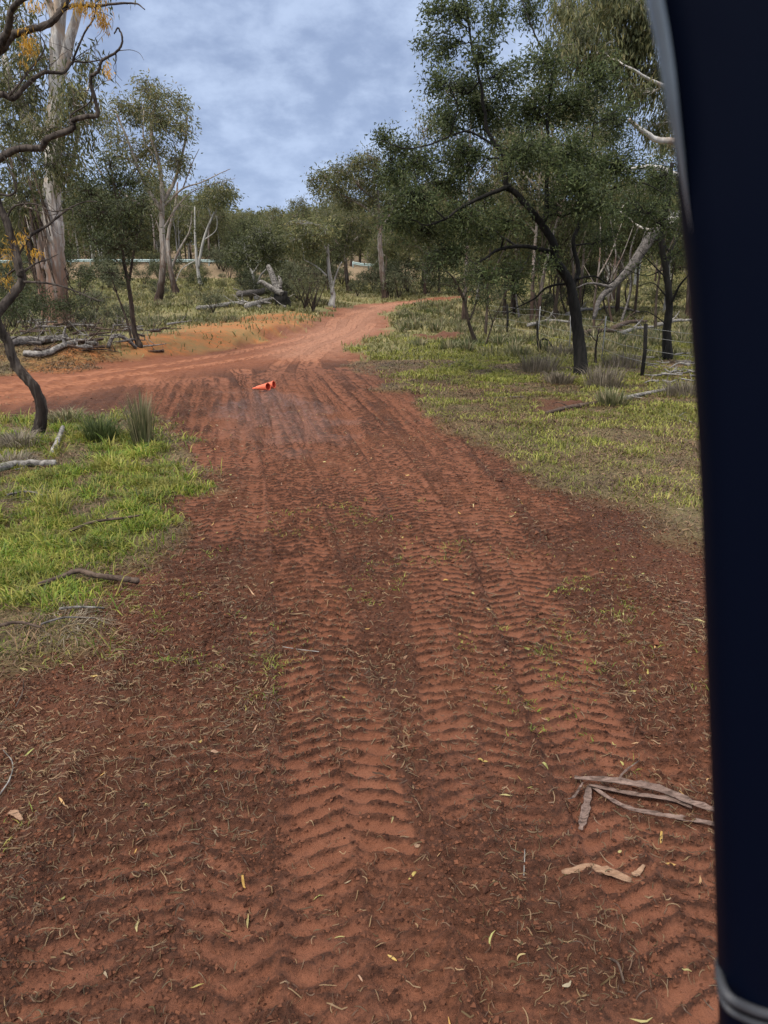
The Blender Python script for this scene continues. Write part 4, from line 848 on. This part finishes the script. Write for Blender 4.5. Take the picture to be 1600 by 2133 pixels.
bushes(26, (-60, 700), 101, 122, 1.3, 2.3, 'dark scrubby bush beneath the far gums beyond the guardrail', 'bushes beyond the guardrail', (0, 1, 2))
bushes(26, (-40, 620), 86, 98, 1.2, 2.2, 'dark bush on the slope right below the guardrail', 'bushes below the guardrail', (0, 1, 2))
bushes(24, (560, 860), 64, 92, .9, 1.9, 'fuzzy grey green bush in the scrub behind the bend', 'bushes behind the bend', (0, 1, 0))
bushes(20, (860, 1450), 44, 96, .6, 1.5, 'low bush on the ground beneath the right hand wood', 'bushes under the right hand wood', (0, 1, 2))
for (u, v, s, k, lab) in [(60, 700, 1.0, 1, 'dark feathery bush at the foot of the massive pale gum'), (30, 690, .9, 0, 'grey bush left of the massive gum, by the photo edge'), (150, 700, .8, 1, 'dark low bush among the logs under the massive gum'), (250, 690, .8, 0, 'wispy bush beside the slim dark sapling'),
                          (200, 660, 1.0, 0, 'open grey bush in the paddock behind the slim sapling'), (445, 655, .9, 0, 'thin dark bush left of the fallen grey trunk'), (90, 705, .8, 1, 'dark bush just behind the pale bleached log'), (10, 715, .8, 1, 'dark bush among sticks at the far left edge'), (185, 695, .7, 0, 'spiky grey bush amid the stick pile')]:
    g = GS(u, v); place_bush(k, g[0], g[1], s, lab, None) if False else copy_thing(bps[k], g, rf.uniform(0, 6), (s, s), lab, 'bushes near the log pile')

# grass tussocks -----------------------------------------------------
def tuft(name, label, u, v, n, h, r, w, mat, lean=(.1, .8), seed=0, cat='grass tussock', group=None, ):
    g = GS(u, v); rng = np.random.default_rng(seed); a = rng.random(n) * 6.28; q = r * rng.random(n) ** .6
    base = np.stack([np.cos(a) * q, np.sin(a) * q, np.full(n, -.02)], 1); hh = h * (.5 + .6 * rng.random(n))
    V, qd, t = blades(base, hh, w * (.7 + .6 * rng.random(n)), lean[0] + (lean[1] - lean[0]) * (q / r) * rng.random(n) + .1 * rng.random(n), rng, az=a + rng.normal(0, .5, n), curl=.6)
    return tag(mesh_np(name, V, qd, t, M[mat], loc=tuple(g)), label, cat, group)
tuft('tall_tussock', 'tall stiff green tussock standing where the left verge meets the track', 300, 935, 260, .85, .13, .012, 'tussock', (.02, .35), 1)
tuft('grass_tussock', 'dark green tussock left of the tall stiff one', 212, 925, 320, .50, .20, .011, 'tussock_green', (.1, .9), 2)
tuft('grass_tussock', 'pale arching tussock just right of the crooked trunk', 140, 888, 300, .40, .24, .011, 'tussock', (.3, 1.2), 3)
tuft('grass_tussock', 'grey dead tussock at the foot of the crooked trunk', 40, 940, 360, .38, .28, .010, 'tussock_grey', (.3, 1.2), 4)
for i, (u, v, h, r, mt, lab) in enumerate([(1120, 775, .75, .45, 'tussock_grey', 'tall grey brown tussock left of the black wattle trunk'), (1165, 803, .5, .28, 'tussock_grey', 'small grey tussock just left of the wattle foot'), (1255, 812, .85, .35, 'tussock_grey', 'brown bushy tussock right of the wattle foot'),
    (1275, 850, .55, .25, 'tussock', 'pale spiky tussock in front of the brown one, by the fallen branch'), (1050, 720, .5, .6, 'tussock_green', 'dark spreading tussock by the thin sapling'), (968, 726, .45, .7, 'tussock_green', 'dark low tussock at the crooked small tree'), (1300, 770, .7, .5, 'tussock_grey', 'grey tussock against the wooden fence post'),
    (1080, 745, .55, .4, 'tussock', 'straw tussock near the black burnt stick'), (1180, 745, .6, .5, 'tussock_grey', 'faded tussock behind the wattle trunk'), (905, 655, .6, .8, 'tussock_green', 'green tussock near the far end of the right verge'), (850, 665, .6, .6, 'tussock_green', 'green tussock by the inside of the bend'), (940, 680, .6, .8, 'tussock', 'straw tussock behind the crooked small tree'), (1420, 830, .5, .4, 'tussock_grey', 'grey tussock by the pillar edge')]):
    tuft('grass_tussock', lab, u, v, 300, h * .78, r * 1.1, .016, mt, (.1, .9), 30 + i)
def tussock_field(name, label, n, u0, u1, d0, d1, h, mat, seed):
    rng = np.random.default_rng(seed); Vs = []; Qs = []; Ts = []; o = 0; c = 0
    while c < n:
        D = rng.uniform(d0, d1); u = rng.uniform(u0, u1); x_ = (u - 800) / F * (D * cp + CAMH * sn)
        if samp(Dg, np.array([x_]), np.array([D]))[0] > .1 or rng.random() < samp(Bg, np.array([x_]), np.array([D]))[0] * .9: continue
        c += 1; m = 46; a = rng.random(m) * 6.28; r = .3 * rng.uniform(.6, 1.4); q = r * rng.random(m)
        base = np.stack([x_ + np.cos(a) * q, D + np.sin(a) * q, np.full(m, hz(x_, D) - .03)], 1)
        V, qd, t = blades(base, h * rng.uniform(.6, 1.4) * (.5 + .6 * rng.random(m)), .02 + .0009 * D, rng.random(m) * .9, rng, az=a)
        Vs.append(V); Qs.append(qd + o); Ts.append(t + o); o += len(V)
    tag(mesh_np(name, np.vstack(Vs), np.vstack(Qs), np.vstack(Ts), M[mat]), label, 'grass tussocks', kind='stuff')
tussock_field('tussock_grass', 'straw tussocks dotted over the left paddock beyond the road', 420, -40, 680, 28, 92, .45, 'tussock', 1001)
tussock_field('tussock_grass', 'olive tussocks dotted under the trees on the right', 520, 820, 1480, 24, 80, .42, 'tussock', 1002)

# ------------------------------------------------------------------ fallen wood
rk = random.Random(5); nrk = np.random.default_rng(55)
def branch(name, label, px, r0, r1, mat, lift=.0, side=(), cat='fallen branch', group=None, lifts=None):
    pts = [GS(u, v) for u, v in px]; n = len(pts)
    for i, p in enumerate(pts): p[2] += r0 * .55 + (lifts[i] if lifts else lift)
    base = pts[0].copy(); T = Tubes(nrk); p = catmull(pts, 6); p[1:-1] += nrk.normal(0, r0 * .06, p[1:-1].shape)
    T.add(p, np.linspace(r0, r1, len(p)), 9, .2)
    for (f, dx, dy, dz_, r) in side:
        s = p[int(f * (len(p) - 1))]; e = s + np.array((dx, dy, dz_)); T.add(catmull([s, (s + e) / 2 + nrk.normal(0, .06, 3), e], 4), np.linspace(r, r * .4, 8 if False else len(catmull([s, (s + e) / 2, e], 4))), 6, .2)
    return tag(T.build(name, M[mat], None, base, loc=tuple(base)), label, cat, group)
branch('fallen_branch', 'smooth grey branch lying on the left verge at the photo edge', [(-60, 1030), (0, 1000), (30, 988), (70, 984), (118, 983)], .055, .045, 'deadwood', .02, [(.75, -.1, -.25, -.02, .02)])
branch('wood_stub', 'short pale broken wood stub standing in grass by the crooked trunk', [(110, 958), (122, 940), (135, 918)], .045, .03, 'deadwood', .03, lifts=[.0, .03, .08])
branch('dark_branch', 'dark weathered branch piece lying where left grass meets dirt', [(85, 1250), (130, 1225), (165, 1210), (200, 1218), (250, 1222), (290, 1220)], .018, .026, 'brownwood', .05)
branch('pale_stick', 'straight pale grey stick on the dirt edge, lower left', [(128, 1297), (170, 1290), (218, 1279)], .010, .007, 'deadwood', .05, cat='stick')
branch('grey_stick', 'thin grey bent stick low among left grass blades', [(90, 1332), (140, 1318), (200, 1305)], .008, .005, 'greywood', .05, cat='stick')
branch('dark_branch', 'forked dark branch buried in the left grass above the pale stick', [(150, 1130), (200, 1110), (260, 1105), (300, 1095)], .016, .010, 'brownwood', .08, [(.5, .15, .2, .06, .006)])
branch('grey_stick', 'thin crooked grey stick left of the crooked trunk stub', [(20, 1060), (60, 1052), (95, 1060)], .013, .008, 'greywood', .08, [(.5, .1, -.12, .03, .005)], cat='stick')
branch('dark_branch', 'dark thin branch at the left edge where grass thins out', [(-20, 1345), (40, 1330), (90, 1338)], .013, .008, 'brownwood', .05, [(.6, .1, .1, .04, .005)])
tuft('grass_tussock', 'straw grey dead tussock at the left edge above the grey branch', 20, 975, 300, .26, .30, .008, 'tussock_grey', (.5, 1.5), 61)
tuft('grass_tussock', 'low grey dead tussock below the smooth grey branch', 60, 1050, 260, .16, .25, .006, 'tussock_grey', (.8, 1.7), 62)
tuft('grass_tussock', 'flat dead grass clump beside the pale stick, lower left', 130, 1320, 240, .13, .24, .005, 'tussock_grey', (.9, 1.8), 63)
tuft('grass_tussock', 'flat straw clump beside the dark branch, left', 160, 1190, 220, .13, .22, .005, 'tussock', (.9, 1.8), 64)
branch('twig', 'thin long straw twig across the middle tyre print', [(588, 1353), (625, 1362), (665, 1370)], .0035, .0025, 'deadwood', .02, cat='stick')
branch('fallen_branch', 'dark barked fallen branch in front of the pale spiky tussock', [(1138, 870), (1180, 858), (1215, 853), (1250, 848)], .035, .05, 'brownwood', .02, [(.4, -.3, .1, .05, .012)])
branch('fallen_branch', 'pale grey fallen branch lying right of the spiky tussock', [(1299, 838), (1340, 832), (1375, 826), (1405, 821)], .045, .035, 'deadwood', .03, [(.2, .1, -.25, .0, .015)])
branch('fallen_branch', 'thin pale stick on the right verge near the pillar', [(1385, 868), (1410, 880), (1440, 890)], .012, .008, 'deadwood', .02, [(.5, .2, .1, .05, .006)])
branch('fallen_branch', 'thin stick on the verge left of the scraped red soil', [(1030, 838), (1060, 833), (1090, 835)], .012, .008, 'greywood', .02)
branch('fallen_branch', 'small bleached twig mass on the grass below the crooked small tree', [(935, 768), (955, 762), (985, 770)], .014, .006, 'deadwood', .03, [(.3, .3, .1, .1, .006), (.5, -.3, .2, .12, .006), (.7, .2, -.1, .1, .005)])
# log pile under the massive gum
branch('pale_log', 'pale bleached log end lying at the top of the orange bank', [(52, 748), (80, 750), (105, 744), (130, 732), (165, 722), (205, 727)], .09, .07, 'deadwood', .05, [(.65, .1, 0, .5, .06)], cat='log')
branch('grey_log', 'thick grey log half hidden behind the pale log', [(20, 728), (80, 722), (140, 716)], .14, .10, 'greywood', .05, cat='log')
branch('arched_log', 'arched grey log rising out of the pile beside the slim sapling', [(226, 730), (240, 724), (262, 725), (285, 730)], .065, .05, 'greywood', lifts=[0, .26, .22, 0], cat='log')
for i in range(80):
    u = rk.uniform(-20, 360); v = rk.uniform(690, 742) - .03 * max(0, u - 200); du = rk.uniform(20, 60) * rk.choice((-1, 1)); dv = rk.uniform(-8, 8)
    branch('pile_stick', 'dead stick in the tangled pile at the foot of the massive gum', [(u, v), (u + du * .5, v + dv * .5), (u + du, v + dv)], rk.uniform(.02, .06), .012, rk.choice(('greywood', 'brownwood', 'deadwood', 'brownwood')), rk.uniform(0, .35), [(.5, rk.uniform(-.5, .5), rk.uniform(-.3, .3), rk.uniform(.1, .5), .015), (.3, rk.uniform(-.5, .5), rk.uniform(-.3, .3), rk.uniform(.1, .6), .010)], cat='stick', group='sticks piled under the massive gum')
# dead upright stump and its fallen trunk
def stump():
    g = GS(590, 640); Yk = g[1]; base = g; T = Tubes(nrk)
    T.add(catmull([P(590, 640, Yk) - (0, 0, .2), P(586, 620, Yk), P(574, 592, Yk), P(562, 560, Yk), P(557, 553, Yk)], 5), np.linspace(.30, .10, 21), 12, .3)
    T.add(catmull([P(588, 612, Yk - .3), P(565, 600, Yk - .5), P(545, 587, Yk - .6), P(540, 588, Yk - .7)], 5), np.linspace(.2, .07, 16), 9, .4)
    T.add(catmull([P(582, 600, Yk), P(584, 585, Yk), P(580, 575, Yk)], 4), np.linspace(.18, .05, 9), 6, .4)
    r = empty('broken_stump', base, 'grey shattered tree stump leaning left above its fallen logs', 'stump')
    T.build('stump_wood', M['deadwood'], r, base)
    T2 = Tubes(nrk); T2.add(catmull([P(592, 640, Yk) - (0, 0, .2), P(588, 626, Yk - .1), P(584, 610, Yk - .1)], 4), np.linspace(.5, .4, 9), 11, .3); T2.build('burnt_base', M['black_bark'], r, base)
stump()
branch('fallen_log', 'long bleached thin log lying left of the broken stump', [(412, 650), (440, 647), (475, 643), (500, 640)], .12, .14, 'deadwood', .1, cat='log')
branch('fallen_log', 'thick grey log lying directly before the broken stump', [(515, 648), (545, 638), (575, 632), (600, 634)], .17, .2, 'deadwood', .1, cat='log')
branch('fallen_log', 'splintered dark log piled on top of the thick grey one', [(498, 636), (530, 632), (560, 628)], .18, .2, 'greywood', .5, [(.3, -.8, 0, .3, .08)], cat='log')
for i in range(10):
    u = rk.uniform(470, 600); v = rk.uniform(634, 650)
    branch('log_splinter', 'grey splintered limb among the logs by the broken stump', [(u, v), (u + rk.uniform(-30, 30), v + rk.uniform(-4, 4))], .09, .03, rk.choice(('deadwood', 'greywood')), rk.uniform(.05, .4), [(.5, rk.uniform(-.8, .8), 0, .5, .04)], cat='log', group='splintered limbs by the broken stump')
# right: sticks by pillar and logs in the wood
for i in range(22):
    u = rk.uniform(1340, 1450); v = rk.uniform(758, 806); du = rk.uniform(20, 50) * rk.choice((-1, 1))
    branch('bleached_stick', 'bleached curving stick in the heap beside the black trunk at right', [(u, v), (u + du * .5, v + rk.uniform(-5, 5)), (u + du, v + rk.uniform(-6, 6))], rk.uniform(.014, .035), .008, rk.choice(('deadwood', 'deadwood', 'greywood')), rk.uniform(0, .25), [(.5, rk.uniform(-.3, .3), rk.uniform(-.2, .2), rk.uniform(.05, .3), .008)], cat='stick', group='sticks heaped at the right edge')
for (u0, v0, u1, v1, r, m, lab) in [(1200, 715, 1300, 706, .10, 'brownwood', 'brown log lying behind the wattle trunk'), (1275, 700, 1345, 682, .12, 'brownwood', 'ochre barked log behind the wooden fence post'), (1290, 712, 1360, 695, .09, 'deadwood', 'grey log crossing under the ochre one'), (1100, 690, 1190, 684, .09, 'deadwood', 'pale log seen left of the wattle trunk'),
                               (1180, 668, 1250, 655, .12, 'deadwood', 'bleached log heap piece farther behind the wattle'), (1255, 650, 1330, 662, .10, 'greywood', 'grey bough lying in the right hand wood'), (1370, 690, 1440, 680, .1, 'deadwood', 'pale log behind the black trunk at right')]:
    branch('wood_log', lab, [(u0, v0), ((u0 + u1) / 2, (v0 + v1) / 2 - 3), (u1, v1)], r, r * .6, m, .05, [(.4, .5, .2, .5, .04), (.7, -.4, -.2, .4, .03)], cat='log', lifts=[.2, .25, .2])
g = GS(1122, 733); T = Tubes(nrk); Yk = g[1]
T.add(catmull([P(1122, 735, Yk), P(1120, 700, Yk), P(1119, 668, Yk)], 4), np.linspace(.05, .03, 9), 7, .2)
T.add(catmull([P(1124, 728, Yk), P(1128, 708, Yk), P(1140, 708, Yk), P(1150, 722, Yk - .1), P(1158, 732, Yk - .1)], 4), np.linspace(.04, .02, 17), 6, .2)
tag(T.build('burnt_stick', M['black_bark'], None, g, loc=tuple(g)), 'black burnt upright stick with an arched side branch on the verge', 'stick')

# ------------------------------------------------------------------ farm fence
M['steel'] = plain('galvanised_steel', (.30, .30, .30), .5, .6); M['postwood'] = M['greywood']
fp = [GS(1500, 815), GS(1336, 788), GS(1252, 757), GS(1184, 735), GS(1119, 716), GS(1055, 700), GS(1010, 690)]
fr_ = empty('wire_fence', fp[1], 'old wire fence with leaning posts running behind the wattle', 'fence')
for i, p in enumerate(fp):
    T = Tubes(nrk); h = 1.25
    wood_post = i in (1, 5)
    T.add([p - (0, 0, .2), p + (.02, 0, h * .5), p + (.03 * (-1) ** i, 0, h)], .045 if wood_post else .016, 8 if wood_post else 4, .15)
    T.build('wooden_post' if wood_post else 'steel_picket', M['black_bark'] if wood_post else M['steel'], fr_, fp[1])
for zz_ in (.35, .65, .95, 1.15):
    T = Tubes(nrk); pts = []
    for a, b in zip(fp[:-1], fp[1:]):
        for t in (0, .5): q = a + (b - a) * t + np.array((0, 0, zz_ - (.04 if t else 0))); pts.append(q)
    pts.append(fp[-1] + (0, 0, zz_)); T.add(pts, .0045, 4); T.build('wire', M['steel'], fr_, fp[1])

# ------------------------------------------------------------------ guardrail on the far embankment
M['rail'] = plain('weathered_rail_metal', (.36, .46, .46), .5, .3)
def guardrail(label, x0, x1, y0):
    base = np.array((x0, y0, hz(x0, y0))); r = empty('guardrail', base, label, 'guardrail'); n = max(2, int((x1 - x0) / 2.5))
    prof = [(0, .42), (-.05, .47), (-.05, .54), (0, .59), (-.05, .64), (-.05, .71), (0, .76), (.02, .76), (.03, .59), (.02, .42)]
    V = []; Q = []; xx = np.linspace(x0, x1, n * 2 + 1); k = len(prof)
    for a in xx:
        zb = hz(a, y0)
        for (dy, dz_) in prof: V.append((a - base[0], dy, zb + dz_ - base[2]))
    for i in range(len(xx) - 1):
        for j in range(k): Q.append((i * k + j, i * k + (j + 1) % k, (i + 1) * k + (j + 1) % k, (i + 1) * k + j))
    mesh_np('rail', V, Q, None, M['rail'], False, r)
    for i in range(n + 1):
        a = x0 + (x1 - x0) * i / n; zb = hz(a, y0); T = Tubes(nrk); T.add([(a, y0 + .12, zb - .3), (a, y0 + .12, zb + .74)], .085, 4); T.build('post', M['rail'], r, base)
guardrail('pale metal guardrail on the embankment left of the bend', P(-60, 548, 99)[0], P(600, 548, 99)[0], 99)
guardrail('short piece of guardrail showing behind the leaning gum', P(735, 545, 99)[0], P(800, 545, 99)[0], 99.4)

# ------------------------------------------------------------------ traffic cones lying on the track
M['cone'] = plain('faded_orange_plastic', (.72, .15, .075), .6, 0, .28, 13); M['cone_in'] = plain('cone_inside', (.55, .06, .03), .6, 0, .1)
def cone(label, u, v, yaw, roll):
    g = GS(u, v); r = empty('traffic_cone', g, label, 'traffic cone', 'traffic cones lying together on the track'); n = 28
    prof = [(0.0, .098), (.015, .100), (.06, .092), (.20, .066), (.32, .044), (.42, .026), (.455, .018)]; V = []; Q = []
    for (a, rr) in prof:
        for k in range(n): t = 2 * math.pi * k / n; V.append((a, .78 * rr * math.cos(t), .78 * rr * math.sin(t)))
    ip = [(0.0, .092), (.06, .086), (.20, .060), (.32, .038), (.42, .020)]
    for i in range(len(prof) - 1):
        for k in range(n): Q.append((i * n + k, i * n + (k + 1) % n, (i + 1) * n + (k + 1) % n, (i + 1) * n + k))
    b = mesh_np('shell', V, Q, None, M['cone'], True, r)
    V = []; Q = []
    for (a, rr) in ip:
        for k in range(n): t = 2 * math.pi * k / n; V.append((a, .78 * rr * math.cos(t), .78 * rr * math.sin(t)))
    for i in range(len(ip) - 1):
        for k in range(n): Q.append((i * n + (k + 1) % n, i * n + k, (i + 1) * n + k, (i + 1) * n + (k + 1) % n))
    c = mesh_np('inside', V, Q, None, M['cone_in'], True, r)
    V = []; Q = []
    for (a, rr) in [(0, .092), (-.004, .096), (-.004, .112), (.012, .114), (.016, .100)]:
        for k in range(n): t = 2 * math.pi * k / n; V.append((a, .78 * rr * math.cos(t), .78 * rr * math.sin(t)))
    for i in range(4):
        for k in range(n): Q.append((i * n + (k + 1) % n, i * n + k, (i + 1) * n + k, (i + 1) * n + (k + 1) % n))
    d = mesh_np('rim', V, Q, None, M['cone'], True, r)
    r.rotation_euler = (0, math.asin(.78 * (.112 - .018) / .455), yaw); r.location = (g[0], g[1], g[2] + .085)
cone('orange traffic cone on its side, nearer one with its tip to the left', 559, 817, math.radians(180 - 33), 0)
cone('orange traffic cone tucked behind the nearer one, open end to the right', 571, 811, math.radians(180 - 20), 0)

# ------------------------------------------------------------------ bark strips on the dirt (lower right)
def strip(name, label, px, w, mat, thick=.003, curl=.5, parts=1, cat='bark strip', lift=.012, group=None):
    pts = catmull([GS(u, v) for u, v in px], 7); base = pts[0].copy(); n = len(pts); k = 7; V = []; Q = []
    d = np.gradient(pts, axis=0); d[:, 2] = 0; d = unit(d); s = np.stack([-d[:, 1], d[:, 0], np.zeros(n)], 1)
    wv = w * (np.sin(np.linspace(.12, 3.02, n)) ** .4) * (1 + nrk.normal(0, .13, n)); zt = np.maximum.accumulate(pts[:, 2]) * 0 + pts[:, 2].max() * .5 + pts[:, 2] * .5
    for i in range(n):
        for j in range(k):
            t = (j / (k - 1) - .5) * 2; p = pts[i] + s[i] * wv[i] * .5 * t; z_ = zt[i] + lift + curl * wv[i] * .5 * (t * t) + nrk.normal(0, w * .02); V.append((p[0], p[1], z_))
    for i in range(n - 1):
        for j in range(k - 1): Q.append((i * k + j, i * k + j + 1, (i + 1) * k + j + 1, (i + 1) * k + j))
    o = mesh_np(name, np.array(V) - base, Q, None, M[mat], True, loc=tuple(base))
    sm = o.modifiers.new('thickness', 'SOLIDIFY'); sm.thickness = thick
    return tag(o, label, cat, group)
strip('bark_strip', 'long brown bark strip running under the pillar, upper one of the bundle', [(1195, 1640), (1280, 1655), (1370, 1670), (1450, 1695), (1540, 1722)], .050, 'barkstrip', curl=.55, lift=.03)
strip('bark_strip', 'long narrow bark strip, lowest one of the bundle by the pillar', [(1230, 1655), (1300, 1690), (1380, 1712), (1470, 1728), (1540, 1745)], .030, 'barkstrip', curl=.5, lift=.02)
strip('bark_strip', 'narrow bark strip sandwiched in the middle of the bundle', [(1225, 1652), (1310, 1668), (1390, 1685), (1440, 1690)], .030, 'barkstrip', curl=.7, lift=.022)
strip('bark_strip', 'short wide grooved bark piece pointing at the viewer from the bundle', [(1226, 1652), (1220, 1690), (1208, 1742)], .042, 'barkstrip', curl=.4, lift=.02)
strip('bark_strip', 'small curled grey bark sliver left of the bundle', [(1212, 1655), (1195, 1672), (1180, 1690)], .014, 'barkstrip', curl=.6, lift=.02)
strip('bark_strip', 'forked bark sliver sticking up behind the bundle', [(1282, 1645), (1300, 1615), (1330, 1598)], .012, 'barkstrip', curl=.6, lift=.03)
strip('bark_flake', 'flat tan bark flake lying alone in the lower right dirt', [(1170, 1826), (1240, 1840), (1313, 1851)], .05, 'barkstrip_tan', curl=.35, lift=.012)
strip('bark_flake', 'small pinkish dry leaf at the end of the tan flake', [(1313, 1838), (1326, 1828), (1340, 1818)], .024, 'barkstrip_tan', curl=.3, cat='dry leaf')
strip('bark_flake', 'brown flake near the photo left edge, above the lower corner', [(20, 1710), (34, 1716), (48, 1720)], .03, 'barkstrip_tan', curl=.3)
branch('twig', 'pale straight twig above the tan flake', [(1091, 1828), (1092, 1800), (1093, 1770)], .0030, .002, 'deadwood', .012, cat='stick')
branch('twig', 'white curved twig at the left edge above the brown flake', [(0, 1680), (25, 1650), (30, 1610), (10, 1580)], .004, .002, 'deadwood', .015, cat='stick')
branch('twig', 'forked brown twig in the left dirt below the grass', [(35, 1485), (48, 1462), (52, 1440)], .005, .003, 'brownwood', .015, [(.9, .04, -.10, 0, .003)], cat='stick')
branch('twig', 'brown twig standing out of the clods at the bottom right', [(1270, 2010), (1285, 2030), (1300, 2050)], .005, .004, 'brownwood', .012, cat='stick')

# ------------------------------------------------------------------ vehicle door pillar close to the camera
def glossy(name, col, rough, coat=0.0, spec=.5):
    m, nt, b = newmat(name); b.inputs['Base Color'].default_value = (*col, 1); b.inputs['Roughness'].default_value = rough; b.inputs['Coat Weight'].default_value = coat
    b.inputs['Specular IOR Level'].default_value = spec
    bump(nt, b, noisen(nt, objco(nt), 400, 3), .08, .001); return m
M['paint'] = glossy('dark_navy_plastic', (.0014, .003, .010), .5, 0, .06); M['highlight_paint'] = glossy('painted_highlight', (.13, .17, .22), .3); M['band'] = glossy('grey_rubber', (.045, .047, .055), .6)  # the blue grey is the pillar edge's reflection put in as colour
def pillar():
    Yp = .36
    edge = [(1290, -330), (1318, -140), (1345, 0), (1372, 130), (1396, 300), (1410, 450), (1426, 600), (1441, 800), (1453, 1000), (1463, 1250), (1472, 1500), (1482, 1750), (1490, 2000), (1496, 2200), (1506, 2500), (1520, 2900)]
    E = catmull([P(u, v, Yp) for u, v in edge], 4); base = E[-1].copy(); n = len(E)
    root = empty('vehicle_pillar', base, 'dark navy vehicle door pillar blurred along the right edge', 'vehicle pillar')
    # section: rounded front edge then flat face running right and back
    sec = [(.050, .052), (.028, .050), (.016, .032), (.006, .012), (.006, -.004), (.014, -.010), (.030, -.013), (.060, -.014), (.11, -.012), (.16, .0), (.17, .04), (.12, .055)]
    V = []; Q = []; k = len(sec)
    for p in E:
        for (dx, dy) in sec: V.append(p + np.array((dx, dy, 0)) - base)
    for i in range(n - 1):
        for j in range(k): Q.append((i * k + j, i * k + (j + 1) % k, (i + 1) * k + (j + 1) % k, (i + 1) * k + j))
    mesh_np('pillar_body', V, Q, None, M['paint'], True, root)
    # pale strip shaped and coloured as the reflection on the upper edge, tapering out
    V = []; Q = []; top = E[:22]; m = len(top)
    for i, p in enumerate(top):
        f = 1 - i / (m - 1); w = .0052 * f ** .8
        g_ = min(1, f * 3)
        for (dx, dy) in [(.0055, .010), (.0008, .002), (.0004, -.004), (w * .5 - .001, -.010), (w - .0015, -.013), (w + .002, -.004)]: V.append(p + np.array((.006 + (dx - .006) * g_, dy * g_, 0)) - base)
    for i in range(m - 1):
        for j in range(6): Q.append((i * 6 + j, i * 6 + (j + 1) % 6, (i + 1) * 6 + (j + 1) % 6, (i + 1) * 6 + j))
    mesh_np('edge_highlight', V, Q, None, M['highlight_paint'], True, root)
    # pale moulded band curving round the pillar near the bottom
    T = Tubes(np.random.default_rng(3))
    for (dv, r) in ((0, .0032), (26, .0022)):
        c = [(1500, 2000 + dv), (1502, 2046 + dv), (1520, 2078 + dv), (1556, 2098 + dv), (1600, 2112 + dv), (1680, 2125 + dv)]
        T.add(catmull([P(u, v, Yp - .014 if i > 1 else (Yp - .002 if i else Yp + .02)) for i, (u, v) in enumerate(c)], 6), r, 8)
    T.build('moulded_band', M['band'], root, base)
pillar()
# ------------------------------------------------------------------ tell the members of each group apart
ONES = 'first second third fourth fifth sixth seventh eighth ninth tenth eleventh twelfth thirteenth fourteenth fifteenth sixteenth seventeenth eighteenth nineteenth'.split()
def ordinal(i):
    if i < 20: return ONES[i - 1]
    t, o = divmod(i, 10); w = ['', '', 'twent', 'thirt', 'fort', 'fift', 'sixt', 'sevent', 'eight', 'ninet'][t]
    return w + 'ieth' if o == 0 else w + 'y-' + ONES[o - 1]
GW = {'gum trees beyond the guardrail on the left': 'gum {} from left in the far row beyond the guardrail', 'gum trees on the rise above the bend': 'gum {} from left on the rise above the bend',
      'low gums behind the bend': 'low gum {} from left just behind the bend', 'gum trees in the right hand wood': 'gum {} from left in the wood beyond the fence',
      'farther gums of the right hand wood': 'gum {} from left deep in the right wood', 'tall gums close behind the wattle': 'tall gum {} from left close behind the wattle',
      'bushes in the left paddock': 'grey green paddock bush {} from left', 'bushes beyond the guardrail': 'dark bush {} from left under the gums beyond the guardrail', 'bushes below the guardrail': 'dark bush {} from left on the slope below the guardrail', 'bushes behind the bend': 'fuzzy bush {} from left in the scrub behind the bend',
      'bushes under the right hand wood': 'low bush {} from left beneath the right hand wood', 'bare stems in the right hand wood': 'bare thin stem {} from left behind the wattle',
      'sticks piled under the massive gum': 'dead stick {} from left in the pile under the massive gum', 'sticks heaped at the right edge': 'bleached stick {} from left in the heap at the right edge',
      'splintered limbs by the broken stump': 'splintered limb {} from left by the broken stump'}
LOOK = {}
for p_, w_ in zip(protos, ('olive', 'slightly leaning', 'dark twin stemmed', 'pale stemmed', 'pale twin stemmed', 'bushy dark stemmed', 'broad', 'forked', 'dark')): LOOK[p_.children[0].data.name] = w_
groups = {}
for o in SC.objects:
    if o.get('group') in GW: groups.setdefault(o['group'], []).append(o)
for gname, mem in groups.items():
    mem.sort(key=lambda o: o.location.x / o.location.y)
    for i, o in enumerate(mem):
        t = GW[gname].format(ordinal(i + 1)); lk = LOOK.get(o.children[0].data.name) if o.children else None
        o['label'] = (lk + ' ' + t) if lk else t
SC.render.film_transparent = False
SC.cycles.max_bounces = 5; SC.cycles.diffuse_bounces = 3; SC.cycles.glossy_bounces = 2; SC.cycles.transmission_bounces = 2
